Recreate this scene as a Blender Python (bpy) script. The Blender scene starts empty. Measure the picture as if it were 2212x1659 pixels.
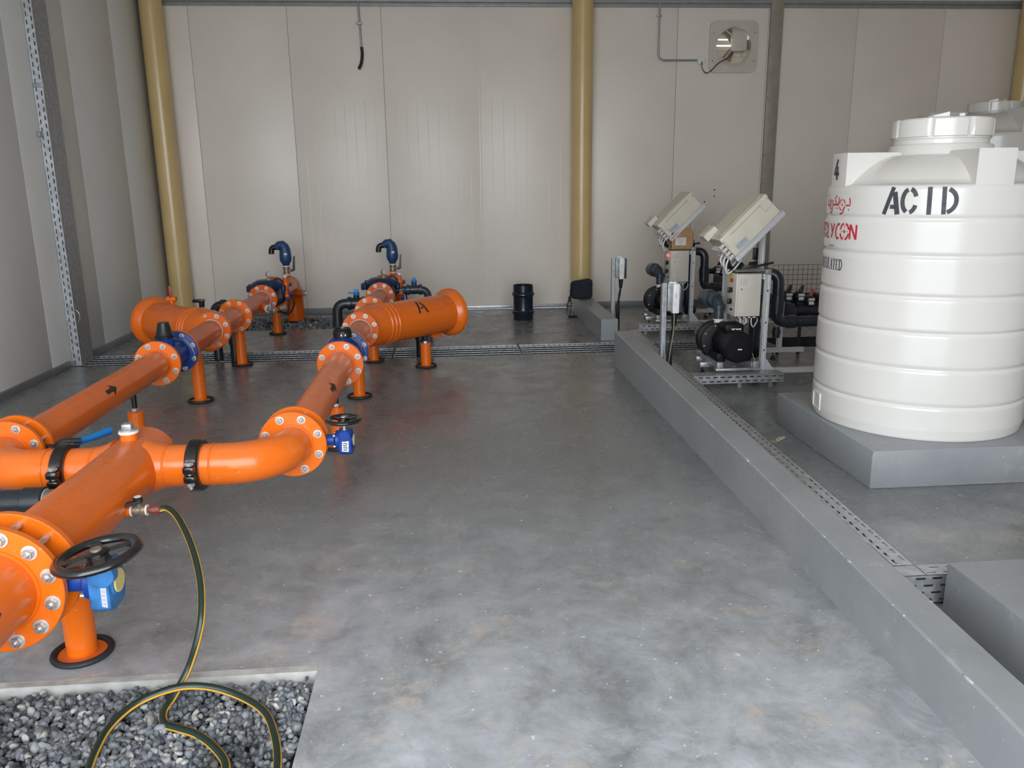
import bpy, bmesh, math, random
from mathutils import Vector, Matrix, Quaternion
random.seed(7)
PI = math.pi
SC = bpy.context.scene
COL = SC.collection

# ------------------------------------------------------------------ materials
MATS = {}
def lin(c):
    return tuple(((v/255)/12.92 if v/255 <= 0.04045 else ((v/255+0.055)/1.055)**2.4) for v in c)
def mat(name, rgb, rough=0.5, metal=0.0, var=0.0, scale=8.0, bump=0.0, bscale=60.0, coat=0.0, rvar=0.0, spec=0.5):
    """plain paint / metal / plastic, with soft noise in colour, gloss and relief"""
    if name in MATS: return MATS[name]
    m = bpy.data.materials.new(name); m.use_nodes = True
    nt = m.node_tree; N = nt.nodes; L = nt.links
    b = N['Principled BSDF']
    b.inputs['Roughness'].default_value = rough
    b.inputs['Metallic'].default_value = metal
    b.inputs['Specular IOR Level'].default_value = spec
    b.inputs['Coat Weight'].default_value = coat
    c = tuple(rgb)+(1,)
    b.inputs['Base Color'].default_value = c
    tc = N.new('ShaderNodeTexCoord')
    if var > 0 or rvar > 0:
        nz = N.new('ShaderNodeTexNoise'); nz.inputs['Scale'].default_value = scale; nz.inputs['Detail'].default_value = 6
        L.new(tc.outputs['Object'], nz.inputs['Vector'])
        if var > 0:
            mx = N.new('ShaderNodeMix'); mx.data_type = 'RGBA'
            mx.inputs['A'].default_value = tuple(v*(1-var) for v in rgb)+(1,)
            mx.inputs['B'].default_value = tuple(min(1, v*(1+var)) for v in rgb)+(1,)
            rp = N.new('ShaderNodeMapRange'); rp.inputs['From Min'].default_value = .3; rp.inputs['From Max'].default_value = .7
            L.new(nz.outputs['Fac'], rp.inputs['Value']); L.new(rp.outputs['Result'], mx.inputs['Factor'])
            L.new(mx.outputs['Result'], b.inputs['Base Color'])
        if rvar > 0:
            r2 = N.new('ShaderNodeMapRange'); r2.inputs['To Min'].default_value = max(.02, rough-rvar); r2.inputs['To Max'].default_value = min(1, rough+rvar)
            L.new(nz.outputs['Fac'], r2.inputs['Value']); L.new(r2.outputs['Result'], b.inputs['Roughness'])
    if bump > 0:
        n2 = N.new('ShaderNodeTexNoise'); n2.inputs['Scale'].default_value = bscale; n2.inputs['Detail'].default_value = 3
        L.new(tc.outputs['Object'], n2.inputs['Vector'])
        bp = N.new('ShaderNodeBump'); bp.inputs['Strength'].default_value = bump; bp.inputs['Distance'].default_value = .01
        L.new(n2.outputs['Fac'], bp.inputs['Height']); L.new(bp.outputs['Normal'], b.inputs['Normal'])
    MATS[name] = m
    return m

def mixnode(N, L, fac, a, b):
    mx = N.new('ShaderNodeMix'); mx.data_type = 'RGBA'
    for k, v in (('A', a), ('B', b)):
        if isinstance(v, tuple): mx.inputs[k].default_value = v+(1,) if len(v) == 3 else v
        else: L.new(v, mx.inputs[k])
    if isinstance(fac, float): mx.inputs['Factor'].default_value = fac
    else: L.new(fac, mx.inputs['Factor'])
    return mx.outputs['Result']
def noise(N, L, vec, scale, detail=5, rough=.55, lo=.35, hi=.65, dist=0.0):
    nz = N.new('ShaderNodeTexNoise'); nz.inputs['Scale'].default_value = scale; nz.inputs['Detail'].default_value = detail
    nz.inputs['Roughness'].default_value = rough; nz.inputs['Distortion'].default_value = dist
    L.new(vec, nz.inputs['Vector'])
    r = N.new('ShaderNodeMapRange'); r.inputs['From Min'].default_value = lo; r.inputs['From Max'].default_value = hi
    L.new(nz.outputs['Fac'], r.inputs['Value'])
    return r.outputs['Result']
def mult(N, L, a, b):
    m = N.new('ShaderNodeMath'); m.operation = 'MULTIPLY'; m.use_clamp = True
    for i, v in enumerate((a, b)):
        if isinstance(v, (int, float)): m.inputs[i].default_value = v
        else: L.new(v, m.inputs[i])
    return m.outputs[0]

def orange_mat(name='orange_paint', dust=.34, base=(.80, .150, .008)):
    m = bpy.data.materials.new(name); m.use_nodes = True
    N = m.node_tree.nodes; L = m.node_tree.links; b = N['Principled BSDF']
    g = N.new('ShaderNodeNewGeometry'); tc = N.new('ShaderNodeTexCoord')
    sx = N.new('ShaderNodeSeparateXYZ'); L.new(g.outputs['Normal'], sx.inputs[0])
    up = N.new('ShaderNodeMapRange'); up.inputs['From Min'].default_value = .25; up.inputs['From Max'].default_value = .95
    L.new(sx.outputs['Z'], up.inputs['Value'])
    n1 = noise(N, L, tc.outputs['Object'], 5, 8, .65, .3, .7)
    d = mult(N, L, mult(N, L, up.outputs['Result'], n1), dust)      # settled dust lies on what faces up
    n2 = noise(N, L, tc.outputs['Object'], 2.5, 4, .5, .3, .7)
    c0 = mixnode(N, L, n2, tuple(v*.92 for v in base), base)
    c1 = mixnode(N, L, d, c0, (.40, .19, .105))
    n3 = noise(N, L, tc.outputs['Object'], 60, 3, .5, .70, .74)
    c2 = mixnode(N, L, mult(N, L, n3, .5), c1, (.62, .40, .30))      # scuffs
    L.new(c2, b.inputs['Base Color'])
    r = N.new('ShaderNodeMapRange'); r.inputs['To Min'].default_value = .22; r.inputs['To Max'].default_value = .7
    L.new(d, r.inputs['Value']); L.new(r.outputs['Result'], b.inputs['Roughness'])
    nb = N.new('ShaderNodeTexNoise'); nb.inputs['Scale'].default_value = 14; L.new(tc.outputs['Object'], nb.inputs['Vector'])
    bp = N.new('ShaderNodeBump'); bp.inputs['Strength'].default_value = .06; bp.inputs['Distance'].default_value = .02
    L.new(nb.outputs['Fac'], bp.inputs['Height']); L.new(bp.outputs['Normal'], b.inputs['Normal'])
    MATS[name] = m
    return m

def floor_mat():
    m = bpy.data.materials.new('epoxy_floor'); m.use_nodes = True
    N = m.node_tree.nodes; L = m.node_tree.links; b = N['Principled BSDF']
    tc = N.new('ShaderNodeTexCoord'); v = tc.outputs['Object']
    big = noise(N, L, v, .9, 6, .6, .3, .7, .4)
    mid = noise(N, L, v, 3.2, 8, .7, .42, .68, .6)
    c = mixnode(N, L, big, (.150, .156, .160), (.180, .185, .190))
    c = mixnode(N, L, mult(N, L, mid, .26), c, (.30, .305, .305))          # chalky scuffs
    # tan dust is tracked in from the doorway: it fades with distance into the room
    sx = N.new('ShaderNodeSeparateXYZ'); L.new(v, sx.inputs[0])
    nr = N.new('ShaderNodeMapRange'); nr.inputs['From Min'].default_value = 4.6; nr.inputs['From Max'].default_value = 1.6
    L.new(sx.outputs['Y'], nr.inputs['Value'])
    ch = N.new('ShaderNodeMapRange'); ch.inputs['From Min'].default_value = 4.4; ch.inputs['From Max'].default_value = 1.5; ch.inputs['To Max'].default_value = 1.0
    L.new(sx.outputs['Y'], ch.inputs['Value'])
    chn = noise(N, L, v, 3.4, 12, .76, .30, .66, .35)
    c = mixnode(N, L, mult(N, L, chn, ch.outputs['Result']), c, (.54, .565, .60))  # doorway daylight painted into the colour, with whitish dust, stronger near the door
    tan = noise(N, L, v, 3.0, 13, .82, .53, .63, .35)
    c = mixnode(N, L, mult(N, L, mult(N, L, tan, nr.outputs['Result']), .9), c, (.50, .43, .37))
    dk = noise(N, L, v, 2.1, 5, .6, .60, .74, .3)
    c = mixnode(N, L, mult(N, L, dk, .22), c, (.125, .135, .145))
    # stretched scratches
    mp = N.new('ShaderNodeMapping'); mp.inputs['Scale'].default_value = (6, 40, 1); mp.inputs['Rotation'].default_value = (0, 0, .5)
    L.new(v, mp.inputs['Vector'])
    sc = noise(N, L, mp.outputs['Vector'], 1.0, 5, .6, .64, .70)
    c = mixnode(N, L, mult(N, L, mult(N, L, sc, mid), .8), c, (.52, .50, .48))
    sp = noise(N, L, v, 42, 2, .5, .70, .72)
    c = mixnode(N, L, mult(N, L, sp, .85), c, (.66, .64, .61))              # paint flecks
    L.new(c, b.inputs['Base Color'])
    r = N.new('ShaderNodeMapRange'); r.inputs['To Min'].default_value = .20; r.inputs['To Max'].default_value = .46
    L.new(mid, r.inputs['Value']); L.new(r.outputs['Result'], b.inputs['Roughness'])
    nb = N.new('ShaderNodeTexNoise'); nb.inputs['Scale'].default_value = 9; nb.inputs['Detail'].default_value = 4; L.new(v, nb.inputs['Vector'])
    bp = N.new('ShaderNodeBump'); bp.inputs['Strength'].default_value = .025; bp.inputs['Distance'].default_value = .01
    L.new(nb.outputs['Fac'], bp.inputs['Height']); L.new(bp.outputs['Normal'], b.inputs['Normal'])
    MATS['floor'] = m
    return m

def kerb_mat():
    m = bpy.data.materials.new('kerb_paint'); m.use_nodes = True
    N = m.node_tree.nodes; L = m.node_tree.links; b = N['Principled BSDF']
    tc = N.new('ShaderNodeTexCoord'); v = tc.outputs['Object']
    c = mixnode(N, L, noise(N, L, v, 2.5, 6, .6), (.255, .268, .280), (.300, .312, .322))
    c = mixnode(N, L, mult(N, L, noise(N, L, v, 9, 7, .7, .60, .72), .5), c, (.44, .435, .42))
    c = mixnode(N, L, mult(N, L, noise(N, L, v, 40, 2, .5, .745, .76), .8), c, (.6, .58, .56))
    L.new(c, b.inputs['Base Color']); b.inputs['Roughness'].default_value = .42
    nb = N.new('ShaderNodeTexNoise'); nb.inputs['Scale'].default_value = 12; L.new(v, nb.inputs['Vector'])
    bp = N.new('ShaderNodeBump'); bp.inputs['Strength'].default_value = .12; bp.inputs['Distance'].default_value = .01
    L.new(nb.outputs['Fac'], bp.inputs['Height']); L.new(bp.outputs['Normal'], b.inputs['Normal'])
    MATS['kerb'] = m
    return m

def gravel_mat():
    m = bpy.data.materials.new('gravel_stone'); m.use_nodes = True
    N = m.node_tree.nodes; L = m.node_tree.links; b = N['Principled BSDF']
    g = N.new('ShaderNodeNewGeometry')
    r = N.new('ShaderNodeValToRGB'); L.new(g.outputs['Random Per Island'], r.inputs['Fac'])
    e = r.color_ramp.elements
    e[0].position = 0; e[0].color = (.055, .064, .074, 1); e[1].position = 1; e[1].color = (.52, .50, .46, 1)
    for p, c in ((.40, (.14, .155, .175, 1)), (.75, (.24, .255, .275, 1)), (.92, (.38, .37, .35, 1))):
        x = r.color_ramp.elements.new(p); x.color = c
    tc = N.new('ShaderNodeTexCoord')
    c = mixnode(N, L, noise(N, L, tc.outputs['Object'], 90, 4), r.outputs['Color'], (.14, .145, .15))
    c = mixnode(N, L, .35, r.outputs['Color'], c)
    # damp, dark patch of wet stones in the pit
    c = mixnode(N, L, mult(N, L, noise(N, L, tc.outputs['Object'], 3.1, 3, .5, .52, .66), .8), c, (.022, .024, .027))
    L.new(c, b.inputs['Base Color']); b.inputs['Roughness'].default_value = .62
    MATS['gravel'] = m
    return m

ORANGE = orange_mat()
ORANGE_FAR = orange_mat('orange_paint_dusty', 1.0, (.72, .118, .008))
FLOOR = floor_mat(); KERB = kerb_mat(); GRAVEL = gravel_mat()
BOLT = mat('zinc_bolt', (.52, .51, .49), .38, .75, .25, 60)
WASHER = mat('zinc_washer', (.62, .60, .57), .42, .55, .2, 40)
BLACK = mat('black_plastic', (.012, .012, .014), .32, 0, .2, 20)
RUBBER = mat('black_rubber', (.014, .014, .015), .6, 0, .2, 30)
IRON = mat('black_enamel', (.010, .009, .009), .22, 0, .3, 12, coat=.3)
BLUE = mat('blue_enamel', (.008, .042, .24), .36, 0, .15, 20, spec=.3)
NAVY = mat('navy_enamel', (.010, .026, .080), .34, 0, .25, 14)
AIRBLUE = mat('air_valve_blue', (.016, .055, .155), .45, 0, .15, 14)
SKYBLUE = mat('worn_light_blue', (.030, .150, .38), .45, 0, .35, 22)
HANDLEBLUE = mat('handle_blue', (.010, .17, .50), .4)
PVC = mat('grey_pvc', (.032, .044, .062), .30, 0, .15, 10)
PVCDARK = mat('dark_pvc', (.018, .022, .030), .28, 0, .2, 10)
GALV = mat('galvanised_steel', (.46, .47, .49), .42, .65, .22, 25, rvar=.1)
GALVD = mat('galvanised_dull', (.33, .34, .35), .5, .55, .2, 30)
ALU = mat('aluminium_profile', (.72, .73, .75), .36, .45, .06, 30)
CREAM = mat('cream_paint', (.60, .44, .20), .30, 0, .06, 3, coat=.15)
WALLP = mat('wall_panel_white', (.78, .715, .645), .36, 0, .04, 1.2, bump=.008, bscale=5)
WALLG = mat('wall_gap_dark', (.18, .18, .17), .7)
WALLS = mat('wall_panel_grey', (.68, .69, .67), .45, 0, .04, 1.2, bump=.006, bscale=4)
GAPL = mat('wall_gap_white', (.75, .75, .72), .6)  # white backing showing through the left wall's panel gaps
TRIM = mat('trim_grey', (.30, .31, .31), .5, .2, .1, 10)
SKIRT = mat('skirting_grey', (.17, .18, .19), .5, 0, .12, 8)
PALE = mat('bare_concrete', (.40, .39, .37), .85, 0, .2, 14, bump=.3, bscale=40)
DARK = mat('trench_dark', (.03, .032, .034), .8)
TANK = mat('tank_polyethylene', (.70, .675, .64), .22, 0, .02, 3, bump=.035, bscale=7, coat=.1)
TANK2 = TANK
STENCIL = mat('stencil_black', (.045, .047, .055), .55, 0, .3, 40)
REDPRINT = mat('print_red', (.55, .03, .045), .5)
INK = mat('print_black', (.03, .03, .05), .5)
INKG = mat('print_grey', (.35, .35, .36), .6)
ARROW = mat('stencil_brown_black', (.035, .016, .012), .6, 0, .3, 60)
CABINET = mat('cabinet_beige', (.60, .56, .49), .42, 0, .04, 6)
CTRL = mat('controller_beige', (.66, .61, .51), .40, 0, .05, 6)
GLAND = mat('gland_grey_white', (.58, .57, .54), .45)
GRATED = mat('grating_dull', (.16, .17, .175), .6, .4, .2, 30)
PUMPBAND = mat('pump_band_dark', (.06, .065, .06), .5)
MOTORB = mat('motor_black', (.006, .006, .008), .5, 0, .1, 12, spec=.25)
SEAL = mat('sealant_bead', (.66, .50, .42), .6)
CARD = mat('cardboard', (.42, .25, .12), .85, 0, .15, 14)
CARDD = mat('cardboard_inside', (.30, .17, .08), .9, 0, .15, 14)
TAPE = mat('yellow_tape', (.55, .38, .05), .4)
FADED = mat('faded_label', (.42, .45, .50), .6)
PAPER = mat('paper_label', (.72, .70, .72), .7)
WHITE = mat('white_plastic', (.75, .75, .73), .4)
WHITETAPE = mat('thread_tape_white', (.78, .74, .68), .7)
BRASS = mat('brass_dull', (.30, .25, .18), .45, .6, .3, 40)
COPPER = mat('copper_red_plastic', (.20, .045, .03), .4, 0, .2, 30)
HOSEG = mat('hose_dark_green', (.012, .030, .022), .35)
HOSEY = mat('hose_orange_stripe', (.62, .33, .04), .4)
YELLOW = mat('yellow_cap', (.66, .52, .20), .45)
YELLOWS = mat('yellow_sticker', (.60, .55, .05), .5)
RED = mat('red_plastic', (.50, .02, .02), .35)
REDP = mat('red_lever', (.35, .03, .02), .4)
PINK = mat('pink_red_knob', (.40, .06, .05), .5)
BROWN = mat('dark_brown_knob', (.035, .018, .014), .5)
FANW = mat('fan_cream', (.60, .56, .48), .42, 0, .05, 6)
FANB = mat('fan_blade_brown', (.26, .20, .14), .45)
FABRIC = mat('black_fabric', (.012, .015, .020), .9, 0, .2, 60, bump=.2, bscale=200)
GREENY = mat('earth_wire_yellow', (.40, .41, .20), .5)
STEELP = mat('nipple_steel_grey', (.22, .20, .20), .5, .4, .2, 20)
CONDUIT = mat('conduit_steel', (.36, .36, .35), .4, .6, .1, 30)
MESHB = mat('rusty_wire', (.16, .12, .08), .7, .3, .3, 60)
GLASS = mat('gauge_face', (.62, .62, .60), .2)
BLADE_LIT = mat('shutter_slat', (.70, .62, .50), .5)
lamp = bpy.data.materials.new('red_lamp'); lamp.use_nodes = True
_b = lamp.node_tree.nodes['Principled BSDF']; _b.inputs['Base Color'].default_value = (.8, .02, .02, 1)
_b.inputs['Emission Color'].default_value = (1, .05, .04, 1); _b.inputs['Emission Strength'].default_value = 1.6

# ------------------------------------------------------------------ mesh builder
def basis(axis):
    a = Vector(axis).normalized()
    t = Vector((0, 0, 1)) if abs(a.z) < .9 else Vector((0, 1, 0))
    u = t.cross(a).normalized(); v = a.cross(u)
    return a, u, v
class G:
    def __init__(s): s.v = []; s.f = []; s.m = []; s.mi = 0; s.p = []
    def add(s, vs, fs):
        b = len(s.v); s.p.append((b, len(s.f))); s.v += [tuple(p) for p in vs]; s.f += [tuple(b+i for i in f) for f in fs]; s.m += [s.mi]*len(fs); return s
    def box(s, lo, hi, bev=0.0, M=None):
        lo = Vector(lo); hi = Vector(hi)
        lo, hi = Vector(map(min, lo, hi)), Vector(map(max, lo, hi))
        if bev <= 0:
            vs = [Vector((x, y, z)) for z in (lo.z, hi.z) for y in (lo.y, hi.y) for x in (lo.x, hi.x)]
            fs = [(0, 2, 3, 1), (4, 5, 7, 6), (0, 1, 5, 4), (2, 6, 7, 3), (0, 4, 6, 2), (1, 3, 7, 5)]
        else:
            bm = bmesh.new(); bmesh.ops.create_cube(bm, size=1)
            for v in bm.verts: v.co = Vector(((lo[i]+hi[i])/2+v.co[i]*(hi[i]-lo[i]) for i in range(3)))
            bmesh.ops.bevel(bm, geom=bm.edges[:], offset=min(bev, .45*min(hi-lo)), segments=2, profile=.5, affect='EDGES')
            bm.verts.index_update()
            vs = [v.co.copy() for v in bm.verts]; fs = [[v.index for v in f.verts] for f in bm.faces]; bm.free()
        if M: vs = [M @ v for v in vs]
        return s.add(vs, fs)
    def lathe(s, prof, o, axis=(0, 0, 1), n=32, a0=0, a1=2*PI, closed=False):
        """prof: list of (radius, height along axis)"""
        o = Vector(o); a, u, v = basis(axis)
        full = abs(a1-a0-2*PI) < 1e-6; k = n if full else n+1
        vs = []
        for r, h in prof:
            for i in range(k):
                t = a0+(a1-a0)*i/n
                vs.append(o+a*h+(u*math.cos(t)+v*math.sin(t))*r)
        fs = []; P = len(prof)
        for j in range(P-1 if not closed else P):
            j2 = (j+1) % P
            for i in range(n):
                i2 = (i+1) % k
                fs.append((j*k+i, j*k+i2, j2*k+i2, j2*k+i))
        if not closed and full:
            if prof[0][0] > 1e-6: fs.append(tuple(reversed(range(k))))
            if prof[-1][0] > 1e-6: fs.append(tuple((P-1)*k+i for i in range(k)))
        return s.add(vs, fs)
    def cyl(s, p0, p1, r, r2=None, n=24, bev=0.0):
        p0 = Vector(p0); p1 = Vector(p1); d = p1-p0; h = d.length; r2 = r if r2 is None else r2
        if bev > 0: pr = [(r-bev, 0), (r, bev), (r2, h-bev), (r2-bev, h)]
        else: pr = [(r, 0), (r2, h)]
        return s.lathe(pr, p0, d, n)
    def ring(s, c, axis, ro, ri, h, n=32):
        return s.lathe([(ri, 0), (ro, 0), (ro, h), (ri, h)], c, axis, n, closed=True)
    def torus(s, c, axis, R, r, n=40, k=10, sq=1.0):
        pr = [(R+r*math.cos(2*PI*i/k), r*sq*math.sin(2*PI*i/k)) for i in range(k)]
        return s.lathe(pr, c, axis, n, closed=True)
    def sphere(s, c, r, n=16, k=10, sc=(1, 1, 1)):
        c = Vector(c); vs = []; fs = []
        for j in range(1, k):
            p = PI*j/k
            for i in range(n):
                t = 2*PI*i/n
                vs.append(c+Vector((r*sc[0]*math.sin(p)*math.cos(t), r*sc[1]*math.sin(p)*math.sin(t), r*sc[2]*math.cos(p))))
        T = len(vs); vs += [c+Vector((0, 0, r*sc[2])), c-Vector((0, 0, r*sc[2]))]
        for j in range(k-2):
            for i in range(n):
                i2 = (i+1) % n
                fs.append((j*n+i, (j+1)*n+i, (j+1)*n+i2, j*n+i2))
        for i in range(n):
            i2 = (i+1) % n
            fs.append((T, i, i2)); fs.append((T+1, (k-2)*n+i2, (k-2)*n+i))
        return s.add(vs, fs)
    def tube(s, pts, r, n=12, cap=True, closed=False):
        pts = [Vector(p) for p in pts]; m = len(pts)
        rad = r if isinstance(r, (list, tuple)) else [r]*m
        tan = []
        for i in range(m):
            a = pts[(i-1) % m] if (i > 0 or closed) else pts[0]
            b = pts[(i+1) % m] if (i < m-1 or closed) else pts[-1]
            tan.append((b-a).normalized())
        _, u, v = basis(tan[0]); vs = []
        for i in range(m):
            if i > 0:
                q = tan[i-1].rotation_difference(tan[i]); u = q @ u
            u = (u-tan[i]*u.dot(tan[i])).normalized(); w = tan[i].cross(u)
            for k in range(n):
                t = 2*PI*k/n
                vs.append(pts[i]+(u*math.cos(t)+w*math.sin(t))*rad[i])
        fs = []
        for i in range(m if closed else m-1):
            i2 = (i+1) % m
            for k in range(n):
                k2 = (k+1) % n
                fs.append((i*n+k, i*n+k2, i2*n+k2, i2*n+k))
        if cap and not closed:
            fs.append(tuple(reversed(range(n)))); fs.append(tuple((m-1)*n+k for k in range(n)))
        return s.add(vs, fs)
    def prism(s, poly, ext):
        """poly: 3d points of a planar outline, extruded by vector ext"""
        poly = [Vector(p) for p in poly]; e = Vector(ext); n = len(poly)
        nr = Vector((0, 0, 0))
        for i in range(n): nr += poly[i].cross(poly[(i+1) % n])
        if nr.dot(e) < 0: poly.reverse()
        vs = poly+[p+e for p in poly]
        fs = [tuple(reversed(range(n))), tuple(n+i for i in range(n))]
        for i in range(n):
            j = (i+1) % n; fs.append((i, j, n+j, n+i))
        return s.add(vs, fs)

def wloc(o):
    p = Vector((0, 0, 0))
    while o is not None: p += o.location; o = o.parent
    return p
def mk(name, g, material, parent=None, smooth=35, loc=None):
    """link one mesh object; g is in world coordinates"""
    me = bpy.data.meshes.new(name)
    off = wloc(parent) if parent else (Vector(loc) if loc is not None else Vector((0, 0, 0)))
    me.from_pydata([Vector(p)-off for p in g.v], [], g.f); me.update()
    ml = material if isinstance(material, (list, tuple)) else [material]
    for x in ml: me.materials.append(x)
    if len(ml) > 1: me.polygons.foreach_set('material_index', g.m)
    if smooth:
        me.polygons.foreach_set('use_smooth', [True]*len(me.polygons)); me.set_sharp_from_angle(angle=math.radians(smooth))
    o = bpy.data.objects.new(name, me); COL.objects.link(o)
    if parent: o.parent = parent
    elif loc is not None: o.location = loc
    return o
def mk_each(name, g, material, parent, smooth=35):
    """one object per piece that was added to g"""
    out = []; P = g.p+[(len(g.v), len(g.f))]
    for (v0, f0), (v1, f1) in zip(P, P[1:]):
        h = G(); h.add(g.v[v0:v1], [tuple(i-v0 for i in f) for f in g.f[f0:f1]]); out.append(mk(name, h, material, parent, smooth))
    return out
def fillpoly(g, mapf, poly, n=10, off=.0015):
    """paint a convex outline (u, v) on a curved surface, cut in thin slices"""
    lo = min(p[1] for p in poly); hi = max(p[1] for p in poly)
    def span(v):
        xs = []
        for i in range(len(poly)):
            a, b = poly[i], poly[(i+1) % len(poly)]
            if abs(a[1]-b[1]) < 1e-9: 
                if abs(a[1]-v) < 1e-9: xs += [a[0], b[0]]
            elif min(a[1], b[1])-1e-9 <= v <= max(a[1], b[1])+1e-9: xs.append(a[0]+(b[0]-a[0])*(v-a[1])/(b[1]-a[1]))
        return min(xs), max(xs)
    for i in range(n):
        v0 = lo+(hi-lo)*i/n; v1 = lo+(hi-lo)*(i+1)/n; a, b = span(v0), span(v1)
        g.add([mapf(a[0], v0, off), mapf(a[1], v0, off), mapf(b[1], v1, off), mapf(b[0], v1, off)], [(0, 1, 2, 3)])
def tag(o, label, cat, group=None):
    o['label'] = label; o['category'] = cat
    if group: o['group'] = group
    return o
def thing(name, label, cat, loc, group=None):
    o = bpy.data.objects.new(name, None); o.empty_display_size = .1; COL.objects.link(o); o.location = loc
    return tag(o, label, cat, group)
def struct(name, g, m, parent=None, smooth=35):
    o = mk(name, g, m, parent, smooth); o['kind'] = 'structure'; return o
def solo(name, label, cat, g, m, group=None, loc=(0, 0, 0), smooth=35):
    return tag(mk(name, g, m, None, smooth, loc), label, cat, group)
def dup_tree(o, parent=None, off=None):
    c = o.copy(); COL.objects.link(c)
    if parent is not None: c.parent = parent
    if off is not None: c.location = Vector(o.location)+Vector(off)
    for ch in list(o.children): dup_tree(ch, c)
    return c
def arc(c, u, v, r, a0, a1, n=10):
    c = Vector(c); u = Vector(u); v = Vector(v)
    return [c+u*r*math.cos(a0+(a1-a0)*i/n)+v*r*math.sin(a0+(a1-a0)*i/n) for i in range(n+1)]
def smoothpath(pts, k=6):
    """Catmull-Rom through pts"""
    P = [Vector(p) for p in pts]; P = [2*P[0]-P[1]]+P+[2*P[-1]-P[-2]]; out = []
    for i in range(1, len(P)-2):
        a, b, c, d = P[i-1:i+3]
        for j in range(k):
            t = j/k
            out.append(.5*((2*b)+(c-a)*t+(2*a-5*b+4*c-d)*t*t+(3*b-a-3*c+d)*t**3))
    out.append(P[-2]); return out

# ------------------------------------------------------------------ bolts
def hexa(g, r, z0, z1):
    g.lathe([(r*.92, z0), (r, z0+.002), (r, z1-.003), (r*.86, z1)], (0, 0, 0), (0, 0, 1), 6)
BOLTMESH = {}
def bolt_meshes(size):
    if size in BOLTMESH: return BOLTMESH[size]
    g = G(); hexa(g, .62*size, .004, .004+.55*size); g.cyl((0, 0, .5*size), (0, 0, .95*size), .33*size, n=12, bev=.003)
    w = G(); w.cyl((0, 0, 0), (0, 0, .004), .86*size, n=20, bev=.001)
    out = []
    for nm, gg, mm in (('bolt', g, BOLT), ('washer', w, WASHER)):
        o = mk(nm, gg, mm, None, 30); out.append(o.data); bpy.data.objects.remove(o)
    BOLTMESH[size] = out; return out
def bolts(parent, c, axis, R, n, size=.022, ph=None, a=None):
    """a circle of hexagon bolts with washers sitting on a flange face; axis points out of the face"""
    bm_, wm = bolt_meshes(size)
    ax, u, v = basis(axis); base = wloc(parent); q = ax.to_track_quat('Z', 'Y')
    ph = PI/n if ph is None else ph
    for i in range(n):
        t = ph+2*PI*i/n
        p = Vector(c)+(u*math.cos(t)+v*math.sin(t))*R
        b = bpy.data.objects.new('bolt', bm_); COL.objects.link(b); b.parent = parent; b.location = p-base
        b.rotation_mode = 'QUATERNION'; b.rotation_quaternion = q @ Quaternion((0, 0, 1), random.uniform(0, 1))
        w = bpy.data.objects.new('washer', wm); COL.objects.link(w); w.parent = b

def flange(parent, y0, y1, x, z, R, r, m=None):
    g = G(); g.lathe([(r*.98, 0), (R-.003, 0), (R, .003), (R, y1-y0-.003), (R-.003, y1-y0), (r*.98, y1-y0)], (x, y0, z), (0, 1, 0), 56, closed=True)
    return mk('flange', g, m or ORANGE, parent)

# ================================================================== THE SETTING
XL, XRW, YB, YF, ZC = -3.46, 7.55, 10.55, -1.3, 4.5
# floor with two gravel pits and the drainage trench left open
PIT = (-2.6, 0.9, -0.47, 2.47); PIT2 = (-2.40, 9.30, -0.35, 10.30); TR = (XL, 7.53, 4.6, 8.05)
def floor_build():
    g = G(); holes = [PIT, PIT2, TR]
    xs = sorted({XL, XRW, *[h[0] for h in holes], *[h[2] for h in holes]}); ys = sorted({YF, YB, *[h[1] for h in holes], *[h[3] for h in holes]})
    for i in range(len(xs)-1):
        for j in range(len(ys)-1):
            cx, cy = (xs[i]+xs[i+1])/2, (ys[j]+ys[j+1])/2
            if any(h[0] < cx < h[2] and h[1] < cy < h[3] for h in holes): continue
            g.add([(xs[i], ys[j], 0), (xs[i+1], ys[j], 0), (xs[i+1], ys[j+1], 0), (xs[i], ys[j+1], 0)], [(0, 1, 2, 3)])
    g.mi = 1                                            # bare edges and bottoms of the pits
    for (a, b, c, d), dep, mi in ((PIT, .16, 1), (PIT2, .16, 1), (TR, .22, 2)):
        g.mi = mi
        g.add([(a, b, -dep), (c, b, -dep), (c, d, -dep), (a, d, -dep), (a, b, 0), (c, b, 0), (c, d, 0), (a, d, 0)],
              [(0, 1, 2, 3), (0, 4, 5, 1), (1, 5, 6, 2), (2, 6, 7, 3), (3, 7, 4, 0)])
    g.mi = 0
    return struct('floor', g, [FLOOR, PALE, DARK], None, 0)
floor_build()
g = G(); g.box((PIT[0], PIT[3]-.035, -.1), (PIT[2], PIT[3]+.0, .001))
struct('trim_2', g, PALE)
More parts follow.
